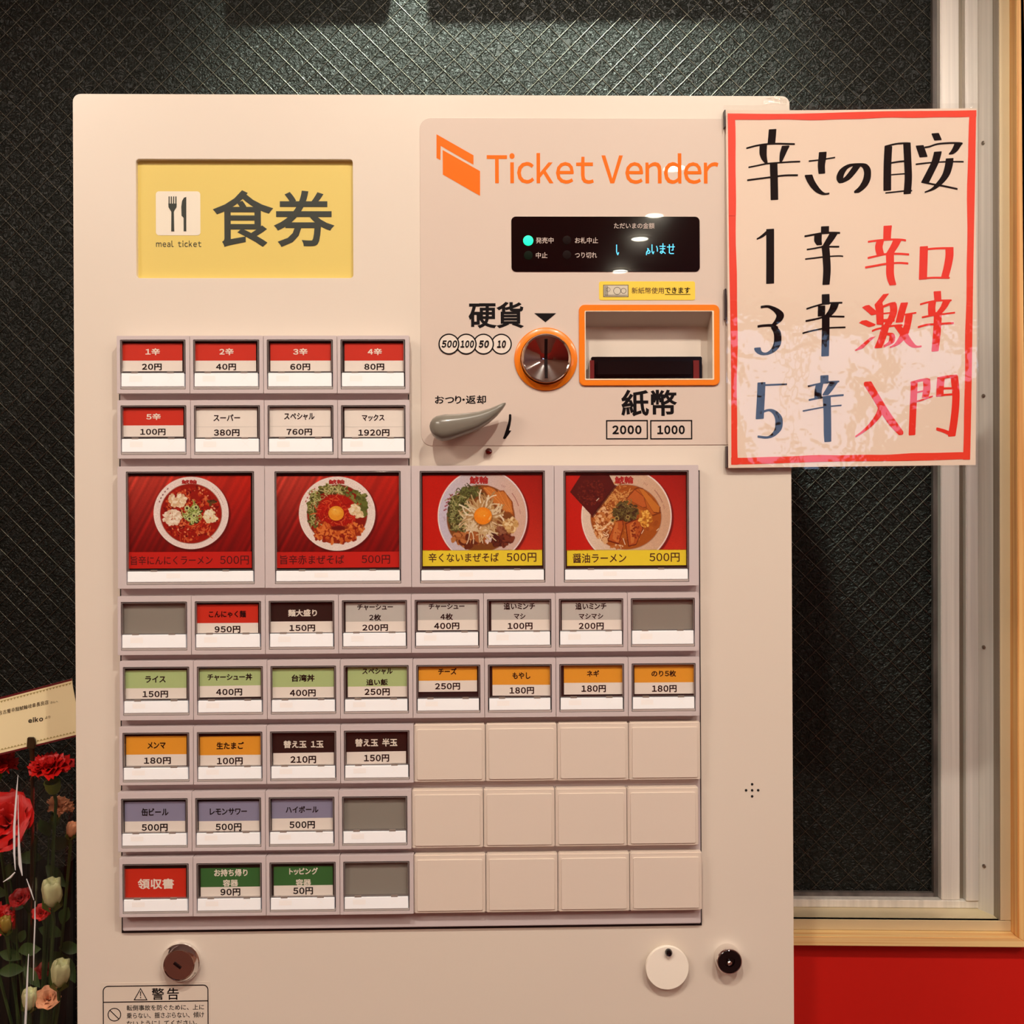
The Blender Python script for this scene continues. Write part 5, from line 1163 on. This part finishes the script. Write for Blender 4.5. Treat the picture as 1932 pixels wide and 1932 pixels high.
leaf_spray(40, 1790, .09, [(0, 0, 50, .35), (0, 20, 46, 2.6), (6, 40, 48, 3.0), (10, 30, 44, -.7), (0, -14, 34, 1.2)], 'dark green leafy stem left of the thin cellophane streak', 1)
leaf_spray(92, 1580, .12, [(0, 0, 46, 1.9), (0, 20, 50, .5), (-6, 36, 48, 2.9), (0, 50, 50, -.6), (4, -16, 40, 1.1)], 'dark green leafy stem below the peach carnation', 2)
leaf_spray(120, 1740, .12, [(0, 0, 46, 1.2), (0, 24, 50, 2.6), (-6, 46, 48, .2), (0, 60, 50, -1.0), (6, 80, 44, 2.2)], 'dark green leafy stem between the two cream buds by the machine', 3)
leaf_spray(20, 1660, .12, [(0, 0, 46, 1.4), (0, 24, 50, 2.8), (-6, 46, 48, .3), (0, 60, 50, -1.2)], 'dark green leafy stem under the big red bloom', 4)
# message card
cdm = empty('message_card', W(60, 1350, .065))
tag(cdm, 'cream message card with dark red stripes and gold zigzag on the flowers', 'card')
cw = W(60, 1350, .065)
def cc_(x, y): p = W(x / 12.88, 1270 + y / 12.88, .065); return p - cw
def cpoly(mb, pts, lift=0, mi=0): mb.add([cc_(*p) - Vector((0, lift, 0)) for p in pts], [list(range(len(pts)))], mi)
top = lambda x: 600 - (x) * .262; bot = lambda x: 1925 - x * .235 + 20
mb = MB(); T_ = [(-900, top(-900) - 10), (1748, 132), (1762, 300), (1850, 760), (1850, 1540), (-900, bot(-900) + 60)]
f0 = [cc_(*p) for p in T_]; n_ = len(f0)
mb.add(f0 + [p + Vector((0, .0006, 0)) for p in f0], [list(range(n_)), list(range(n_, 2 * n_))] + [(i, (i + 1) % n_, n_ + (i + 1) % n_, n_ + i) for i in range(n_)])
mb.build('card_paper', mat('card_cream', rgb(240, 222, 176), .55), cdm)
mb = MB()
cpoly(mb, [(-900, top(-900) - 12), (1748, 132), (1750, 178), (-900, top(-900) + 34)], .0002)
cpoly(mb, [(-900, bot(-900) + 8), (1850, 1498), (1850, 1541), (-900, bot(-900) + 60)], .0002)
mb.build('dark_red_stripes', mat('stripe_maroon', rgb(96, 12, 18), .5), cdm)
mb = MB()
for i in range(34):
    x = 1740 - i * 79; y = 225 + (1740 - x) * .262
    cpoly(mb, [(x, y), (x - 79, y + 20), (x - 40, y + 62)], .0002)
    x = 1835 - i * 79; y = 1445 + (1835 - x) * .235
    cpoly(mb, [(x, y), (x - 79, y + 19), (x - 46, y - 34)], .0002)
mb.build('zigzag_trim', mat('gold_trim', rgb(176, 156, 98), .5), cdm)['kind'] = 'stuff'
CI = mat('card_ink', rgb(56, 44, 30), .5); CI2 = mat('card_ink_pale', rgb(120, 104, 70), .5)
def ctext(s, x0, y0, x1, y1, slope, m_, bold, nm_):
    V, Fs = layout(s, bold); a = (V[:, 0] - V[:, 0].min()) / np.ptp(V[:, 0]); b = (V[:, 1] - V[:, 1].min()) / np.ptp(V[:, 1])
    vs = [cc_(x0 + (x1 - x0) * a[i] + slope * 0, y1 + (y0 - y1) * b[i] - slope * (x1 - x0) * a[i]) - Vector((0, .00025, 0)) for i in range(len(V))]
    me = bpy.data.meshes.new(nm_); me.from_pydata(vs, [], Fs); me.materials.append(m_); o = bpy.data.objects.new(nm_, me); C.objects.link(o); o.parent = cdm
ctext('名古屋辛麺鯱輪岐阜長良店', -30, 920, 1180, 1025, .225, CI, .0, 'lettering')
ctext('さんへ', 1230, 690, 1415, 745, .18, CI2, .012, 'small_lettering')
ctext('eiko', 690, 1090, 1050, 1215, .14, CI, .035, 'name_lettering')
ctext('より', 1100, 1050, 1225, 1110, .16, CI2, .012, 'small_lettering')
# card pick
pk = empty('card_pick', cw); tag(pk, 'dark brown clip on a thin stick gripping the message card', 'card holder')
PB = mat('pick_brown', rgb(50, 34, 16), .35)
cpv = [(705, 1545), (850, 1545), (880, 1600), (895, 1680), (880, 1830), (690, 1800)]
mb = MB(); f0 = [cc_(*p) - Vector((0, .0004, 0)) for p in cpv]; n_ = len(f0)
mb.add([p - Vector((0, .003, 0)) for p in f0] + f0, [list(range(n_)), list(range(n_, 2 * n_))] + [(i, (i + 1) % n_, n_ + (i + 1) % n_, n_ + i) for i in range(n_)]); mb.build('clip', PB, pk, bevel=.0005)
e = POT - cw; MB().tube([cc_(790, 1800) + Vector((0, -.001, 0)), cc_(730, 2300) + Vector((0, .004, 0)), Vector((e.x, e.y, e.z + .01))], [.0022, .0016, .0015], 8).build('stick', PB, pk)
# cellophane
wr = empty('cellophane_wrap', POT); tag(wr, 'clear cellophane sleeve with bright vertical folds around the flowers', 'wrapping')
CEL = clear('cellophane', (.985, .985, .985, 1), .03, 1.4, bump=(14, .3, .003, 3), gmul=.8)
mb = MB(); nu, nv = 90, 34
def celo(u, v):
    px = -90 + 228 * u; py = 2110 - (2110 - 1470) * v
    bump_ = 0
    for cx_, w_, hgt in ((32 + 8 * (1 - v) * 0 + (10 if py > 1640 else 0) * 0, 7, .012), (64 - 6 * (py - 1680) / 250, 4, .010), (45 - 4 * (py - 1680) / 250, 4, .008)):
        bump_ += hgt * math.exp(-((px - cx_) / w_) ** 2)
    Y = .045 - bump_ + .006 * math.sin(px * .07 + py * .004) + .00002 * (px - 40) ** 2 * .15
    return W(px, py + 10 * math.sin(px * .06), Y) - POT
for j in range(nv + 1):
    for i in range(nu + 1): mb.v.append(celo(i / nu, j / nv))
mb.f = [(j * (nu + 1) + i, j * (nu + 1) + i + 1, (j + 1) * (nu + 1) + i + 1, (j + 1) * (nu + 1) + i) for j in range(nv) for i in range(nu)]; mb.m = [0] * len(mb.f)
mb.build('film', CEL, wr, fix=False, smooth=180)
mb = MB(); n_ = 16
for j in range(9):
    for i in range(n_ + 1):
        px = -120 + 262 * i / n_; py = 1625 + 480 * j / 8 + 14 * math.sin(px * .07) * (1 - j / 8)
        mb.v.append(W(px, py, .215 + .012 * math.sin(px * .05 + j)) - POT)
mb.f = [(j * (n_ + 1) + i, j * (n_ + 1) + i + 1, (j + 1) * (n_ + 1) + i + 1, (j + 1) * (n_ + 1) + i) for j in range(8) for i in range(n_)]; mb.m = [0] * len(mb.f)
mb.build('black_backing_sheet', mat('backing_black', rgb(12, 11, 10), .6, spec=.2), wr, fix=False, smooth=180)  # black sheet added to stand for the shaded dark behind the flowers
GLINT = mat('film_fold', rgb(250, 250, 252), .22, metal=.25, coat=1.0)  # white tubes paint the light streaks along the film folds
for pts, rr in (([(34, 1462), (31, 1500), (27, 1560), (27, 1610), (29, 1642)], [.0002, .0007, .0010, .0009, .0003]), ([(34, 1500), (35, 1560), (36, 1600), (38, 1630), (42, 1652)], [.0002, .0004, .0010, .0014, .0004]),
                ([(66, 1700), (66, 1740), (64, 1790), (63, 1850)], [.0003, .0006, .0006, .0002]), ([(54, 1800), (52, 1840), (50, 1890), (48, 1932), (47, 1990)], [.0003, .0007, .0009, .0010, .0010]), ([(6, 1664), (20, 1655), (28, 1646)], [.0003, .0009, .0005]), ([(50, 1658), (58, 1680), (64, 1698)], [.0003, .0006, .0003])):
    MB().tube([W(x, y, .036) - POT for x, y in pts], rr, 8).build('fold_crease', GLINT, wr)
# pot and stand below the frame
pot = empty('flower_pot', (POT.x, POT.y, 0)); tag(pot, 'black flower pot on a tall stand left of the machine', 'pot')
PM = mat('pot_black', rgb(24, 20, 20), .4)
MB().lathe([(.050, POT.z - .14), (.070, POT.z + .005), (.074, POT.z + .008), (.070, POT.z + .004), (.062, POT.z - .02)], (0, 0, 0), 'Z', 32).build('bowl', PM, pot)
MB().lathe([(.012, .02), (.012, POT.z - .13)], (0, 0, 0), 'Z', 16).build('post', PM, pot)
MB().lathe([(.10, 0), (.10, .012), (.02, .024)], (0, 0, 0), 'Z', 32).build('base', PM, pot)
